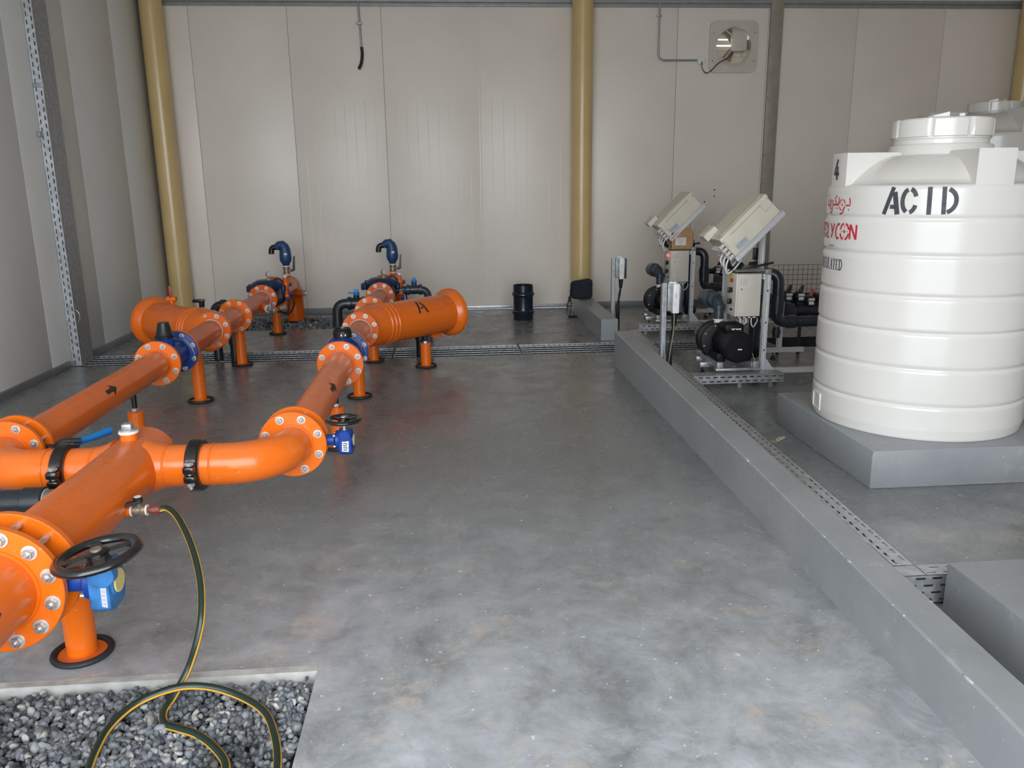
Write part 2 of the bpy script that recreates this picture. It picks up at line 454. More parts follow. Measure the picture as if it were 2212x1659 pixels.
# back wall: sandwich panels on a dark backing; a square opening for the fan
FX0, FX1, FZ0, FZ1 = 3.37, 3.87, 2.96, 3.46
g = G(); g.mi = 1
for lo, hi in (((XL-.1, YB+.004, -.1), (FX0, YB+.10, ZC)), ((FX1, YB+.004, -.1), (XRW+.1, YB+.10, ZC)), ((FX0, YB+.004, -.1), (FX1, YB+.10, FZ0)), ((FX0, YB+.004, FZ1), (FX1, YB+.10, ZC))): g.box(lo, hi)
g.mi = 0
seams = [XL, -2.946, -1.806, -.700, .466, 1.75, 2.915, 4.06, 5.20, 6.34, XRW]
for a, b in zip(seams, seams[1:]):
    if a < FX0 and b > FX1 - .0:
        for lo, hi in (((a+.003, YB, 0), (FX0, YB+.02, 3.70)), ((FX1, YB, 0), (b-.003, YB+.02, 3.70)), ((FX0, YB, 0), (FX1, YB+.02, FZ0)), ((FX0, YB, FZ1), (FX1, YB+.02, 3.70))): g.box(lo, hi)
    else: g.box((a+.002, YB, 0), (b-.002, YB+.02, 3.70), .002)
# shallow vertical ribs rolled into the lower half of the middle panels
for a, b in ((-1.806, -.700), (-.700, .466), (.466, 1.75)):
    n = 9
    for i in range(1, n):
        x = a+(b-a)*i/n; g.box((x-.005, YB-.0008, .03), (x+.005, YB+.004, 2.6), .0007)
g.box((.44, YB-.007, .02), (.472, YB+.004, 3.70), .004)
struct('wall_back', g, [WALLP, WALLG])
g = G(); g.box((XL, YB-.045, 3.70), (XRW, YB+.05, 3.74), .004); g.box((XL, YB-.02, 3.655), (XRW, YB+.03, 3.70), .004)
struct('trim_1', g, TRIM)
g = G(); g.box((XL, YB+.0, 3.74), (XRW, YB+.03, ZC)); struct('wall_back_upper', g, WALLP)
g = G(); g.box((XL, YB-.03, 0), (-.40, YB+.01, .065), .004); g.box((1.86, YB-.03, 0), (XRW, YB+.01, .065), .004)
struct('baseboard_back', g, SKIRT)
g = G(); g.box((-.40, YB-.025, .012), (1.56, YB+.01, .052), .004); struct('door_light_strip', g, GALV)  # bright metal strip standing in for light leaking under a door
# left wall
g = G(); g.mi = 1; g.box((XL-.10, YF, -.1), (XL-.004, YB, ZC)); g.mi = 0
ls = [YF, 1.55, 2.68, 3.81, 4.95, 6.09, 7.23, 8.37, 9.50, YB]
for a, b in zip(ls, ls[1:]): g.box((XL-.02, a+.003, 0), (XL, b-.003, ZC), .003)
struct('wall_left', g, [WALLS, GAPL])
g = G(); g.box((XL-.01, YF, 0), (XL+.025, 7.53, .06), .004); g.box((XL-.01, 8.05, 0), (XL+.025, YB, .06), .004); struct('baseboard_left', g, SKIRT)
g = G(); g.box((XL-.02, YF, 3.70), (XL+.035, YB, 3.74), .004); struct('trim_4', g, TRIM)
# right wall, ceiling and the wall with the wide vehicle door behind the camera
g = G(); g.box((XRW, YF, -.1), (XRW+.1, YB, ZC)); struct('wall_right', g, WALLP)
g = G(); g.box((XL-.1, YF-.1, ZC), (XRW+.1, YB+.1, ZC+.1)); struct('ceiling', g, WALLP)
DX0, DX1, DZ = -3.3, 2.3, 4.1
g = G(); g.box((XL-.1, YF-.1, -.1), (DX0, YF, ZC)); g.box((DX1, YF-.1, -.1), (XRW+.1, YF, ZC)); g.box((DX0, YF-.1, DZ), (DX1, YF, ZC)); struct('wall_front', g, WALLP)
g = G(); g.add([(-30, -40, -.02), (30, -40, -.02), (30, YF-.0, -.02), (-30, YF-.0, -.02)], [(0, 1, 2, 3)])
o = struct('ground_outside', g, mat('outside_concrete', (.42, .41, .39), .9, 0, .1, 1), None, 0)

# kerbs and plinths of painted concrete
def chipped(g, edge, n, s=.016):
    """little bare chips broken along a kerb edge"""
    a, b = Vector(edge[0]), Vector(edge[1])
    for i in range(n):
        t = random.random(); p = a.lerp(b, t); k = s*random.uniform(.4, 1.0)
        g.sphere(p, k, 8, 6, (random.uniform(.25, .5), random.uniform(.6, 2.0), random.uniform(.25, .45)))
def kerb(name, label, pts, chips):
    g = G(); vs = []
    for (xa, xb, y, z) in pts: vs += [(xa, y, 0), (xb, y, 0), (xb-.004, y, z-.004), (xb-.008, y, z), (xa+.008, y, z), (xa, y, z-.006)]
    fs = []
    for i in range(len(pts)-1):
        for k in range(6): fs.append((i*6+k, i*6+(k+1) % 6, (i+1)*6+(k+1) % 6, (i+1)*6+k))
    fs.append(tuple(range(5, -1, -1))); e = (len(pts)-1)*6; fs.append(tuple(e+k for k in range(6)))
    g.add(vs, fs)
    t = solo(name, label, 'kerb', g, KERB, None, ((pts[0][0]+pts[0][1])/2, pts[0][2], 0), 20)
    if chips:
        h = G(); a, b = pts[0], pts[-1]
        for q, p in zip(pts, pts[1:]): chipped(h, ((q[0]+.004, q[2], q[3]-.004), (p[0]+.004, p[2], p[3]-.004)), chips)
        mk_each('edge_chip', h, PALE, t, 60)
    return t
kerb('concrete_kerb', 'long grey painted concrete kerb running from the foreground to the floor grating',
     [(1.395, 1.535, 1.2, .185), (1.412, 1.555, 1.8, .197), (1.435, 1.583, 3.6, .234), (1.445, 1.60, 5.2, .267), (1.45, 1.615, 6.97, .305)], 9)
kerb('concrete_kerb', 'short grey concrete kerb beyond the grating, ending at the middle cream column',
     [(1.558, 1.735, 8.16, .217), (1.575, 1.77, 10.15, .215)], 0)
def plinth(label, x0, y0, x1, y1, z, ch=0):
    g = G(); g.box((x0, y0, 0), (x1, y1, z), .008)
    t = solo('concrete_plinth', label, 'plinth', g, KERB, None, ((x0+x1)/2, (y0+y1)/2, 0))
    if ch:
        h = G(); chipped(h, ((x0, y0, z), (x0, y1, z)), ch, .010); chipped(h, ((x0, y0, z*.3), (x0, y0, z)), 2, .012)
        mk_each('edge_chip', h, PALE, t, 60)
plinth('grey concrete plinth under the white tank stencilled ACID', 2.15, 3.815, 3.45, 5.05, .207, 5)
plinth('grey concrete plinth in the right foreground, empty on top', 1.775, .9, 3.3, 2.58, .207, 3)
plinth('grey concrete plinth under the half hidden rear tank', 4.75, 7.7, 6.9, 9.5, .207)

# gravel
def gravel(name, label, rect, z, n, smin, smax):
    bm = bmesh.new(); bmesh.ops.create_icosphere(bm, subdivisions=2, radius=1); bm.verts.index_update()
    bv = [v.co.copy() for v in bm.verts]; bf = [[v.index for v in f.verts] for f in bm.faces]; bm.free()
    protos = []
    for k in range(12):
        ax = [Vector((random.gauss(0, 1), random.gauss(0, 1), random.gauss(0, 1))).normalized() for _ in range(7)]
        cut = [random.uniform(.50, .85) for _ in ax]
        vs = []
        for v in bv:
            p = v.copy()
            for a, c in zip(ax, cut):
                d = p.dot(a)
                if d > c: p -= a*(d-c)
            vs.append(p)
        protos.append(vs)
    g = G(); x0, y0, x1, y1 = rect
    for i in range(n):
        s = random.uniform(smin, smax)*(1.25 if random.random() < .08 else 1); pv = protos[i % 12]
        q = Quaternion((random.gauss(0, 1), random.gauss(0, 1), random.gauss(0, 1), random.gauss(0, 1))); q.normalize()
        sc = Vector((random.uniform(.8, 1.3), random.uniform(.7, 1.1), random.uniform(.55, .85)))
        c = Vector((random.uniform(x0+s, x1-s), random.uniform(y0+s, y1-s), z+random.uniform(-.014, .008)+.012*math.sin(3*x0+i % 7)))
        M = q.to_matrix()
        g.add([c+M @ Vector((v.x*sc.x*s, v.y*sc.y*s, v.z*sc.z*s)) for v in pv], bf)
    o = mk(name, g, GRAVEL, None, 40, ((x0+x1)/2, (y0+y1)/2, z)); o['kind'] = 'stuff'
    return tag(o, label, 'gravel')
gravel('gravel', 'dark grey crushed stone filling the pit in the left foreground', (-1.85, 1.70, PIT[2], PIT[3]-.035), -.035, 7600, .009, .0165)
gravel('gravel', 'dark grey crushed stone in the far pit along the back wall', PIT2, -.02, 2600, .014, .024)
g = G(); g.box((PIT[0], PIT[1], -.15), (PIT[2], PIT[3], -.055)); struct('gravel_bed', g, DARK)
g = G(); g.box((PIT2[0], PIT2[1], -.15), (PIT2[2], PIT2[3], -.045)); struct('gravel_bed', g, DARK)

# floor gratings over the trench
def grating(label, x0, x1, y0, y1):
    t = thing('floor_grating', label, 'grating', ((x0+x1)/2, (y0+y1)/2, 0), 'galvanised gratings over the floor drain')
    g = G()
    n = max(2, round((x1-x0)/.052))
    for i in range(n+1):
        x = x0+(x1-x0)*i/n; g.box((x-.0015, y0, -.026), (x+.0015, y1, -.005))
    mk('bearing_bars', g, GRATED, t, 0)
    g = G(); m = 5
    for j in range(1, m):
        y = y0+(y1-y0)*j/m; g.box((x0, y-.0035, -.010), (x1, y+.0035, -.002))
    mk('cross_bars', g, GALV, t, 0)
    g = G()
    for lo, hi in (((x0, y0-.0, -.03), (x1, y0+.006, 0)), ((x0, y1-.006, -.03), (x1, y1, 0)), ((x0, y0, -.03), (x0+.005, y1, 0)), ((x1-.005, y0, -.03), (x1, y1, 0))): g.box(lo, hi)
    mk('frame', g, GALV, t, 0)
g = G(); g.box((XL, 7.533, -.20), (4.6, 7.545, -.031)); g.box((XL, 8.035, -.20), (4.6, 8.047, -.031)); struct('trim_5', g, DARK)
for lab, a, b in (('galvanised floor grating in the corner under the slotted wall tray', XL+.01, -2.16), ('galvanised floor grating beneath the left row of orange filters', -2.15, -.55),
                  ('galvanised floor grating beneath the orange filter marked A', -.54, .68), ('galvanised floor grating on open floor reaching the long kerb', .69, 1.93),
                  ('galvanised floor grating between the cable tray and the rear of the nearer pump', 1.94, 3.2)):
    grating(lab, a, b, 7.535, 8.045)

# cream columns
def column(label, x, y):
    t = thing('steel_column', label, 'column', (x, y, 0), 'round cream columns along the back wall')
    g = G(); g.cyl((x, y, .09), (x, y, ZC-.02), .128, n=40); mk('shaft', g, CREAM, t)
    g = G(); g.box((x-.155, y-.155, 0), (x+.155, y+.155, .09), .006); mk('base', g, KERB, t)
column('round cream steel column in the left rear corner', -3.30, 10.36)
column('round cream steel column rising behind the short kerb, mid back wall', 1.705, 10.36)
column('round olive cream column at the right frame edge behind the tanks', 7.36, 10.36)

# ================================================================== ORANGE PIPEWORK
XR, XLn, XM, Z0 = -.70, -1.89, -1.295, .465
def weld(g, c, axis, r, w=.004): g.torus(c, axis, r, w, 40, 6)
def pipe_support(label, x, y, ztop, zpipe, r=.046, rod=True, m=None):
    t = thing('pipe_support', label, 'support', (x, y, 0), 'orange pipe supports on round feet')
    g = G(); g.cyl((x, y, .006), (x, y, ztop), r, n=32, bev=.003); mk('post', g, m or ORANGE, t)
    g = G(); g.cyl((x, y, .002), (x, y, .010), r*1.62, n=40, bev=.002); mk('foot_plate', g, m or ORANGE, t)
    g = G(); g.torus((x, y, .011), (0, 0, 1), r*1.85, .011, 44, 10); mk('rubber_ring', g, RUBBER, t)
    if rod:
        g = G(); g.cyl((x, y, ztop-.01), (x, y, zpipe), .015, n=14); mk('threaded_rod', g, BLACK, t)
        g = G(); g.lathe([(.020, 0), (.022, .002), (.022, .018), (.020, .02)], (x, y, ztop), (0, 0, 1), 6); mk('nut', g, BOLT, t)
    else:
        g = G(); g.lathe([(r*.95, 0), (r*.95, .01), (r*.7, zpipe-ztop)], (x, y, ztop), (0, 0, 1), 24); mk('saddle', g, m or ORANGE, t)
    return t

# inlet spool at the very front: comes up out of the gravel and turns towards the manifold
rm = .120; RMF = .190; RMB = .160; RF = .147; RFB = .121
t = thing('inlet_pipe', 'thick orange inlet pipe at the left edge, in front of the big handwheel valve', 'pipe', (XM, 1.6, 0))
g = G(); g.tube([(XM, 2.20, Z0)]+arc((XM, 1.62, Z0-.40), (0, 0, 1), (0, -1, 0), .40, 0, PI/2, 12)+[(XM, 1.22, -.06)], rm, 48); weld(g, (XM, 2.182, Z0), (0, 1, 0), rm+.002, .005)
mk('pipe', g, ORANGE, t)
YA0, YA1, YB0, YB1 = 2.185, 2.210, 2.290, 2.315
flange(t, YA0, YA1, XM, Z0, RMF, rm)
bolts(t, (XM, YA0, Z0), (0, -1, 0), RMB, 12, .026, PI/12)
# stencilled arrow on the inlet pipe
def wrapdecal(g, polys, x, y, z, R, ang0, off=.0012):
    """polys: outlines (along y, around the pipe) painted on a pipe running along y; ang0 measured from +x up"""
    for P in polys:
        vs = []
        for (u, w) in P:
            t = ang0+w/R; vs.append((x+(R+off)*math.cos(t), y+u, z+(R+off)*math.sin(t)))
        g.add(vs, [tuple(range(len(vs)))])
ARW = [[(-.05, -.012), (-.05, .012), (.005, .012), (.005, -.012)], [(.005, -.034), (.005, .034), (.05, 0)], ]
def arrow_on(t, x, y, z, R, deg, s):
    g = G(); a0 = math.radians(deg)
    def f(u, w, off): return Vector((x+(R+off)*math.cos(a0+w/R), y+u, z+(R+off)*math.sin(a0+w/R)))
    for p in ARW: fillpoly(g, f, [(u*s*1.35, w*s) for u, w in p], 8)
    mk('arrow_mark', g, ARROW, t, 0)
arrow_on(t, XM, 1.93, Z0, rm, 14, 1.1)

def butterfly_gear(label, x, y0, y1, z, rb, xneck, xbox, s, zwheel, rwheel, tilt, bodym, boxm, worn=False, fx=.5):
    """wafer butterfly valve with a worm gearbox and handwheel on its +x side"""
    yc = (y0+y1)/2
    t = thing('butterfly_valve', label, 'valve', (x, yc, z), 'gear operated butterfly valves')
    g = G(); g.lathe([(rb, 0), (rb, y1-y0)], (x, y0, z), (0, 1, 0), 40); mk('valve_body', g, bodym, t)
    g = G(); g.cyl((x+rb*.8, yc, z), (xneck, yc, z), .030*s, n=28); g.lathe([(.030*s, 0), (.052*s, .012*s), (.052*s, .03*s)], (xneck-.004, yc, z), (1, 0, 0), 28)
    g.cyl((x+rb*.8, yc, z), (x+rb*.8+.02, yc, z), .04*s, n=24)
    nk = mk('neck', g, BLUE, t)
    g = G()
    for a in (45, 135, 225, 315):
        p = Vector((xneck+.004, yc+.043*s*math.cos(math.radians(a)), z+.043*s*math.sin(math.radians(a)))); g.cyl(p-Vector((.012*s, 0, 0)), p, .007*s, n=10, bev=.001)
    mk_each('neck_bolt', g, BOLT, t)
    # gearbox: chamfered housing
    b0 = xneck+.024*s; w = xbox-b0
    g = G(); P = [(-.058, -.062), (-.030, -.080), (.038, -.080), (.060, -.050), (.060, .036), (.030, .062), (-.040, .062), (-.058, .040)]
    g.prism([(b0, yc+p*s, z+q*s) for p, q in P], (w, 0, 0)); gb = mk('gearbox', g, boxm, t, 20)
    m2 = gb.modifiers.new('bevel', 'BEVEL'); m2.width = .006*s; m2.segments = 2
    g = G(); g.cyl((b0+w*fx, yc-.064*s, z+.035*s), (b0+w*fx, yc-.03*s, z+.035*s), .032*s, n=24, bev=.003); mk('worm_housing', g, boxm, gb)
    g = G(); g.cyl((xbox-.002, yc, z-.004*s), (xbox+.006*s, yc, z-.004*s), .041*s, n=32); mk('cap_rim', g, boxm, t)
    g = G(); g.cyl((xbox+.003*s, yc, z-.004*s), (xbox+.010*s, yc, z-.004*s), .033*s, n=32, bev=.002); mk('cap', g, YELLOW, t)
    g = G()
    lx = b0+w*(.62 if worn else .25); w0_ = w; w = w*(.55 if worn else 1)
    g.add([(lx, yc-.0592*s, z-.052*s), (lx+w*.5, yc-.0592*s, z-.056*s), (lx+w*.55, yc-.0592*s, z+.006*s), (lx+w*.05, yc-.0592*s, z+.010*s)], [(0, 1, 2, 3)])
    lb = mk('label', g, FADED if worn else PAPER, gb, 0)
    g = G()
    for i in range(4):
        zz = z-.004*s-.012*s*i; g.add([(lx+w*.10, yc-.0597*s, zz), (lx+w*(.46-.05*(i % 2)), yc-.0597*s, zz-.002*s), (lx+w*(.46-.05*(i % 2)), yc-.0597*s, zz-.008*s), (lx+w*.10, yc-.0597*s, zz-.006*s)], [(0, 1, 2, 3)])
    mk('label_print', g, INKG if worn else INK, lb, 0)
    # stem and wheel
    st = Vector((b0+w0_*fx, yc-.045*s, z+.03*s)); ax = Vector(tilt).normalized()
    k = (zwheel-st.z)/ax.z; hub = st+ax*k
    g = G(); g.cyl(st, hub, .0095*s, n=16); g.cyl(st, st+ax*.035*s, .016*s, n=16); mk('stem', g, BRASS if worn else BOLT, t)
    a_, u, v = basis(ax)
    g = G(); g.torus(hub, ax, rwheel-.015*s, .0165*s, 56, 12, .75); hw = mk('handwheel', g, IRON, t)
    g = G(); g.lathe([(.030*s, -.022*s), (.034*s, -.012*s), (.030*s, .010*s), (.020*s, .014*s)], hub, ax, 24); mk('hub', g, IRON, hw)
    for i in range(4 if worn else 3):
        an = 2*PI*i/(4 if worn else 3)+.45; d = u*math.cos(an)+v*math.sin(an); e = ax.cross(d)
        p0 = hub+d*.022*s; p1 = hub+d*(rwheel-.02*s)
        g = G(); hw_ = .017*s if worn else .012*s
        g.prism([p0-e*hw_-ax*.006*s, p0+e*hw_-ax*.006*s, p1+e*hw_*.75-ax*.006*s, p1-e*hw_*.75-ax*.006*s], ax*.012*s)
        mk('spoke', g, IRON, hw)
    g = G(); g.cyl(hub+ax*.008*s, hub+ax*.02*s, .015*s, n=16, bev=.002); mk('hub_nut', g, BRASS if worn else BOLT, hw)
    return t
butterfly_gear('large butterfly valve with black handwheel and worn light blue gearbox, foreground', XM, YA1, YB0, Z0-.008, .11, -1.070, -.988, 1.06, .556, .121, (-.12, -.035, 1), BLUE, SKYBLUE, True, .80)

# manifold header with two side branches
YBR = 3.235; rb = .085
t = thing('manifold_header', 'orange header pipe with plugged stub on top and two side branches', 'pipe', (XM, 2.8, 0))
g = G(); pr = [(rm, 2.30), (rm, 3.40)]+[(rm*math.cos(a), 3.40+.07*math.sin(a)) for a in [i*PI/16 for i in range(1, 8)]]+[(.001, 3.47)]
g.lathe(pr, (XM, 0, Z0), (0, 1, 0), 56); weld(g, (XM, 2.322, Z0), (0, 1, 0), rm+.002, .006)
hd = mk('header', g, ORANGE, t)
for sx in (1, -1):
    g = G(); g.cyl((XM, YBR, Z0), (XM+sx*.257, YBR, Z0), rb, n=48)
    # reinforced saddle where the branch meets the header
    g.lathe([(rb+.028, .062), (rb+.012, .098), (rb+.001, .140)], (XM, YBR, Z0), (sx, 0, 0), 48); weld(g, (XM+sx*.142, YBR, Z0), (1, 0, 0), rb+.001, .004)
    weld(g, (XM+sx*.238, YBR, Z0), (1, 0, 0), rb+.001, .004)
    mk('branch', g, ORANGE, t)
flange(t, YB0, YB1, XM, Z0, RMF, rm)
bm_ = G()
for i in range(12):
    a = PI/12+2*PI*i/12; p = Vector((XM+RMB*math.cos(a), 0, Z0+RMB*math.sin(a))); bm_.cyl((p.x, YA1, p.z), (p.x, YB0+.002, p.z), .0105, n=12)
mk_each('stud_bolt', bm_, BOLT, t)
bolts(t, (XM, YB1, Z0), (0, 1, 0), RMB, 12, .026, PI/12)
g = G(); g.cyl((XM, YBR, Z0+rm-.03), (XM, YBR, .612), .033, n=32); st = mk('stub', g, ORANGE, t)
g = G(); g.cyl((XM, YBR, .610), (XM, YBR, .620), .037, n=32); g.torus((XM, YBR, .613), (0, 0, 1), .034, .004, 32, 8); mk('thread_tape', g, WHITETAPE, st)
g = G(); g.cyl((XM, YBR, .618), (XM, YBR, .627), .033, n=32, bev=.002); g.box((XM-.019, YBR-.019, .625), (XM+.019, YBR+.019, .650), .004); mk('plug', g, GALV, st)

# grooved couplings joining branches and elbows
def coupling(label, x, sx):
    t = thing('pipe_coupling', label, 'coupling', (x, YBR, Z0), 'black grooved pipe couplings')
    g = G(); g.lathe([(rb+.001, -.026), (rb+.016, -.026), (rb+.022, -.019), (rb+.022, .019), (rb+.016, .026), (rb+.001, .026)], (x, YBR, Z0), (1, 0, 0), 48, closed=True)
    mk('housing', g, IRON, t)
    for sy in (-1, 1):
        y = YBR+sy*(rb+.030)
        g = G(); g.box((x-.022, y-.022, Z0-.034), (x+.022, y+.022, Z0-.004), .008); g.box((x-.022, y-.022, Z0+.004), (x+.022, y+.022, Z0+.034), .008)
        g.prism([(x-.018, y, Z0-.03), (x-.018, y-sy*.03, Z0-.05), (x-.018, y-sy*.04, Z0+.05), (x-.018, y, Z0+.03)], (.036, 0, 0)); mk('bolt_pad', g, IRON, t)
        g = G(); g.cyl((x, y-sy*.0, Z0-.062), (x, y, Z0+.036), .0085, n=12); g.cyl((x, y, Z0+.034), (x, y, Z0+.05), .019, n=20, bev=.005); g.lathe([(.015, 0), (.015, .014)], (x, y, Z0-.05), (0, 0, 1), 6); mk('bolt', g, BOLT, t)
    return t
coupling('black grooved coupling with bright bolt on the right branch of the orange header', -1.037, 1)
coupling('black grooved coupling on the left branch of the header, beside the blue lever', -1.553, -1)

# elbows
def elbow(label, x, sx):
    R = .220; xs = x-sx*R
    t = thing('elbow_pipe', label, 'pipe', (x, YBR+.15, 0), 'orange elbows below the two pipe rows')
    g = G(); p = [(x-sx*.337, YBR, Z0)]+[(xs+sx*R*math.sin(a), YBR+R-R*math.cos(a), Z0) for a in [i*PI/2/16 for i in range(17)]]+[(x, 3.465, Z0)]
    g.tube(p, rb, 48); weld(g, (x-sx*.272, YBR, Z0), (1, 0, 0), rb+.001, .004); weld(g, (x, 3.458, Z0), (0, 1, 0), rb+.002, .005)
    mk('bend', g, ORANGE, t); flange(t, 3.460, 3.484, x, Z0, RF, rb); bolts(t, (x, 3.460, Z0), (0, -1, 0), RFB, 8, .022)
    g = G()
    for i in range(8):
        a = PI/8+2*PI*i/8; g.cyl((x+RFB*math.cos(a), 3.48, Z0+RFB*math.sin(a)), (x+RFB*math.cos(a), 3.548, Z0+RFB*math.sin(a)), .009, n=12)
    mk_each('stud_bolt', g, BOLT, t)
    return t
elbow('orange pipe elbow turning from the header to the right pipe row', XR, 1)
elbow('orange pipe elbow turning from the header to the left pipe row, left edge', XLn, -1)
butterfly_gear('butterfly valve with black handwheel and bright blue gearbox in the right pipe row', XR, 3.484, 3.546, Z0, .095, -.522, -.446, .80, .566, .080, (0, 0, 1), BLUE, BLUE)
# left row: the same valve worked by a lever
t = thing('butterfly_valve', 'butterfly valve with black head and blue lever in the left pipe row', 'valve', (XLn, 3.515, Z0))
g = G(); g.lathe([(.095, 0), (.095, .062)], (XLn, 3.484, Z0), (0, 1, 0), 40); mk('valve_body', g, BLUE, t)
g = G(); g.cyl((XLn+.08, 3.515, Z0), (XLn+.215, 3.515, Z0), .024, n=24); mk('neck', g, BLACK, t)
g = G(); g.cyl((XLn+.205, 3.515, Z0), (XLn+.245, 3.515, Z0), .040, n=28, bev=.004); g.tube(smoothpath([(XLn+.21, 3.47, Z0), (XLn+.205, 3.45, Z0+.035), (XLn+.235, 3.45, Z0+.055), (XLn+.30, 3.47, Z0+.050)], 4), .012, 10); g.box((XLn+.22, 3.45, Z0+.005), (XLn+.275, 3.53, Z0+.05), .015); mk('head', g, BLACK, t)
g = G(); P = [Vector((-1.625, 3.48, .50)), Vector((-1.575, 3.56, .503)), Vector((-1.535, 3.635, .508))]
g.tube(P, [.013, .016, .018], 12); mk('lever', g, HANDLEBLUE, t)

# long spool pipes with a stencilled arrow
def spool(label, x, y0, y1, off0, arrow, m=None):
    m = m or ORANGE
    t = thing('spool_pipe', label, 'pipe', (x, (y0+y1)/2, 0))
    g = G(); g.cyl((x, y0+.01, Z0), (x, y1-.01, Z0), rb, n=48); weld(g, (x, y0+.027, Z0), (0, 1, 0), rb+.002, .005); weld(g, (x, y1-.027, Z0), (0, 1, 0), rb+.002, .005)
    mk('pipe', g, m, t); flange(t, y0, y0+.024, x, Z0, RF, rb, m); flange(t, y1-.024, y1, x, Z0, RF, rb, m)
    if off0: bolts(t, (x, y0+.024, Z0), (0, 1, 0), RFB, 8, .022)
    bolts(t, (x, y1-.024, Z0), (0, -1, 0), RFB, 8, .022)
    if m is ORANGE_FAR:
        for ys in (y0+.034, y1-.034):
            g = G(); g.torus((x, ys, Z0), (0, 1, 0), rb+.002, .0045, 48, 8); mk('sealant_bead', g, SEAL, t)
    g = G()
    for (cy_, an) in ((y1-.025, 40), (y1-.026, 75)):
        g.sphere((x+math.cos(math.radians(an))*(rb+.004), cy_-.02, Z0+math.sin(math.radians(an))*(rb+.004)), .009, 8, 6, (1, .5, 1))
    if arrow:
        arrow_on(t, x, arrow, Z0, rb, 36, 1.0)
    return t
YML, YMR = (5.33, 5.72), (5.16, 5.56)          # meter faces
spool('long dusty orange pipe with black arrow, left pipe row', XLn, 3.546, YML[0], True, 4.40)
spool('long dusty orange pipe with black arrow, right pipe row', XR, 3.546, YMR[0], True, 4.30)
YF3L, YF3R, YF4, YF5 = 6.60, 6.42, 7.34, 8.46
spool('short orange pipe between blue water meter and filter, left pipe row', XLn, YML[1], YF3L, True, None, ORANGE_FAR)
spool('short orange pipe between blue water meter and filter, right pipe row', XR, YMR[1], YF3R, True, None, ORANGE_FAR)
spool('dusty orange pipe between filter and control valve, left pipe row', XLn, YF4, YF5, True, None, ORANGE_FAR)
spool('dusty orange pipe between filter and control valve, right pipe row', XR, YF4, YF5, True, None, ORANGE_FAR)

def meter(label, x, lid, YM0, YM1):
    t = thing('water_meter', label, 'water meter', (x, (YM0+YM1)/2, Z0), 'blue flanged water meters')
    g = G(); L_ = YM1-YM0
    g.lathe([(.143, 0), (.143, .022), (.092, .034), (.10, L_/2), (.092, L_-.034), (.143, L_-.022), (.143, L_)], (x, YM0, Z0), (0, 1, 0), 56); b = mk('meter_body', g, BLUE, t)
    g = G(); g.cyl((x, YM0+.17, Z0+.05), (x, YM0+.17, Z0+.138), .062, n=36, bev=.004); mk('register_seat', g, BLUE, t)
    bolts(t, (x, YM1-.024, Z0), (0, -1, 0), RFB, 8, .022)
    yc = YM0+.17
    if lid:                                   # closed conical cap
        g = G(); g.lathe([(.056, .135), (.058, .155), (.052, .165), (.037, .232), (.034, .240), (.0, .242)], (x, yc, Z0), (0, 0, 1), 36); mk('register_cap', g, BLACK, t)
        g = G(); g.cyl((x, yc, Z0+.136), (x, yc, Z0+.150), .064, n=36, bev=.003); mk('register_ring', g, BLACK, t)
    else:                                     # square-shouldered register, lid folded open
        g = G(); g.cyl((x, yc, Z0+.136), (x, yc, Z0+.188), .060, n=36, bev=.004); mk('register', g, BLACK, t)
        g = G(); g.lathe([(.052, .184), (.055, .200), (.049, .200), (.047, .188)], (x, yc, Z0), (0, 0, 1), 36); mk('register_lid_rim', g, BLACK, t)
        g = G(); g.add([(x-.004, yc-.0615, Z0+.155), (x+.030, yc-.054, Z0+.155), (x+.030, yc-.054, Z0+.168), (x-.004, yc-.0615, Z0+.168)], [(0, 1, 2, 3)]); mk('label', g, PAPER, t, 0)
    # sealing wire looped through the flange
    g = G(); w = smoothpath([(x+.05, yc-.03, Z0+.14), (x+.085, YM0+.20, Z0+.115), (x+.105, YM1-.05, Z0+.085), (x+.12, YM1-.045, Z0+.02), (x+.13, YM1-.05, Z0-.02), (x+.11, YM1-.06, Z0+.05), (x+.075, YM1-.07, Z0+.10)], 5); g.tube(w, .0018, 6); mk('seal_wire', g, GALV, t)
    return t
meter('blue water meter with tall conical black cap, left pipe row', XLn, True, *YML)
meter('blue water meter with short black register, right pipe row', XR, False, *YMR)

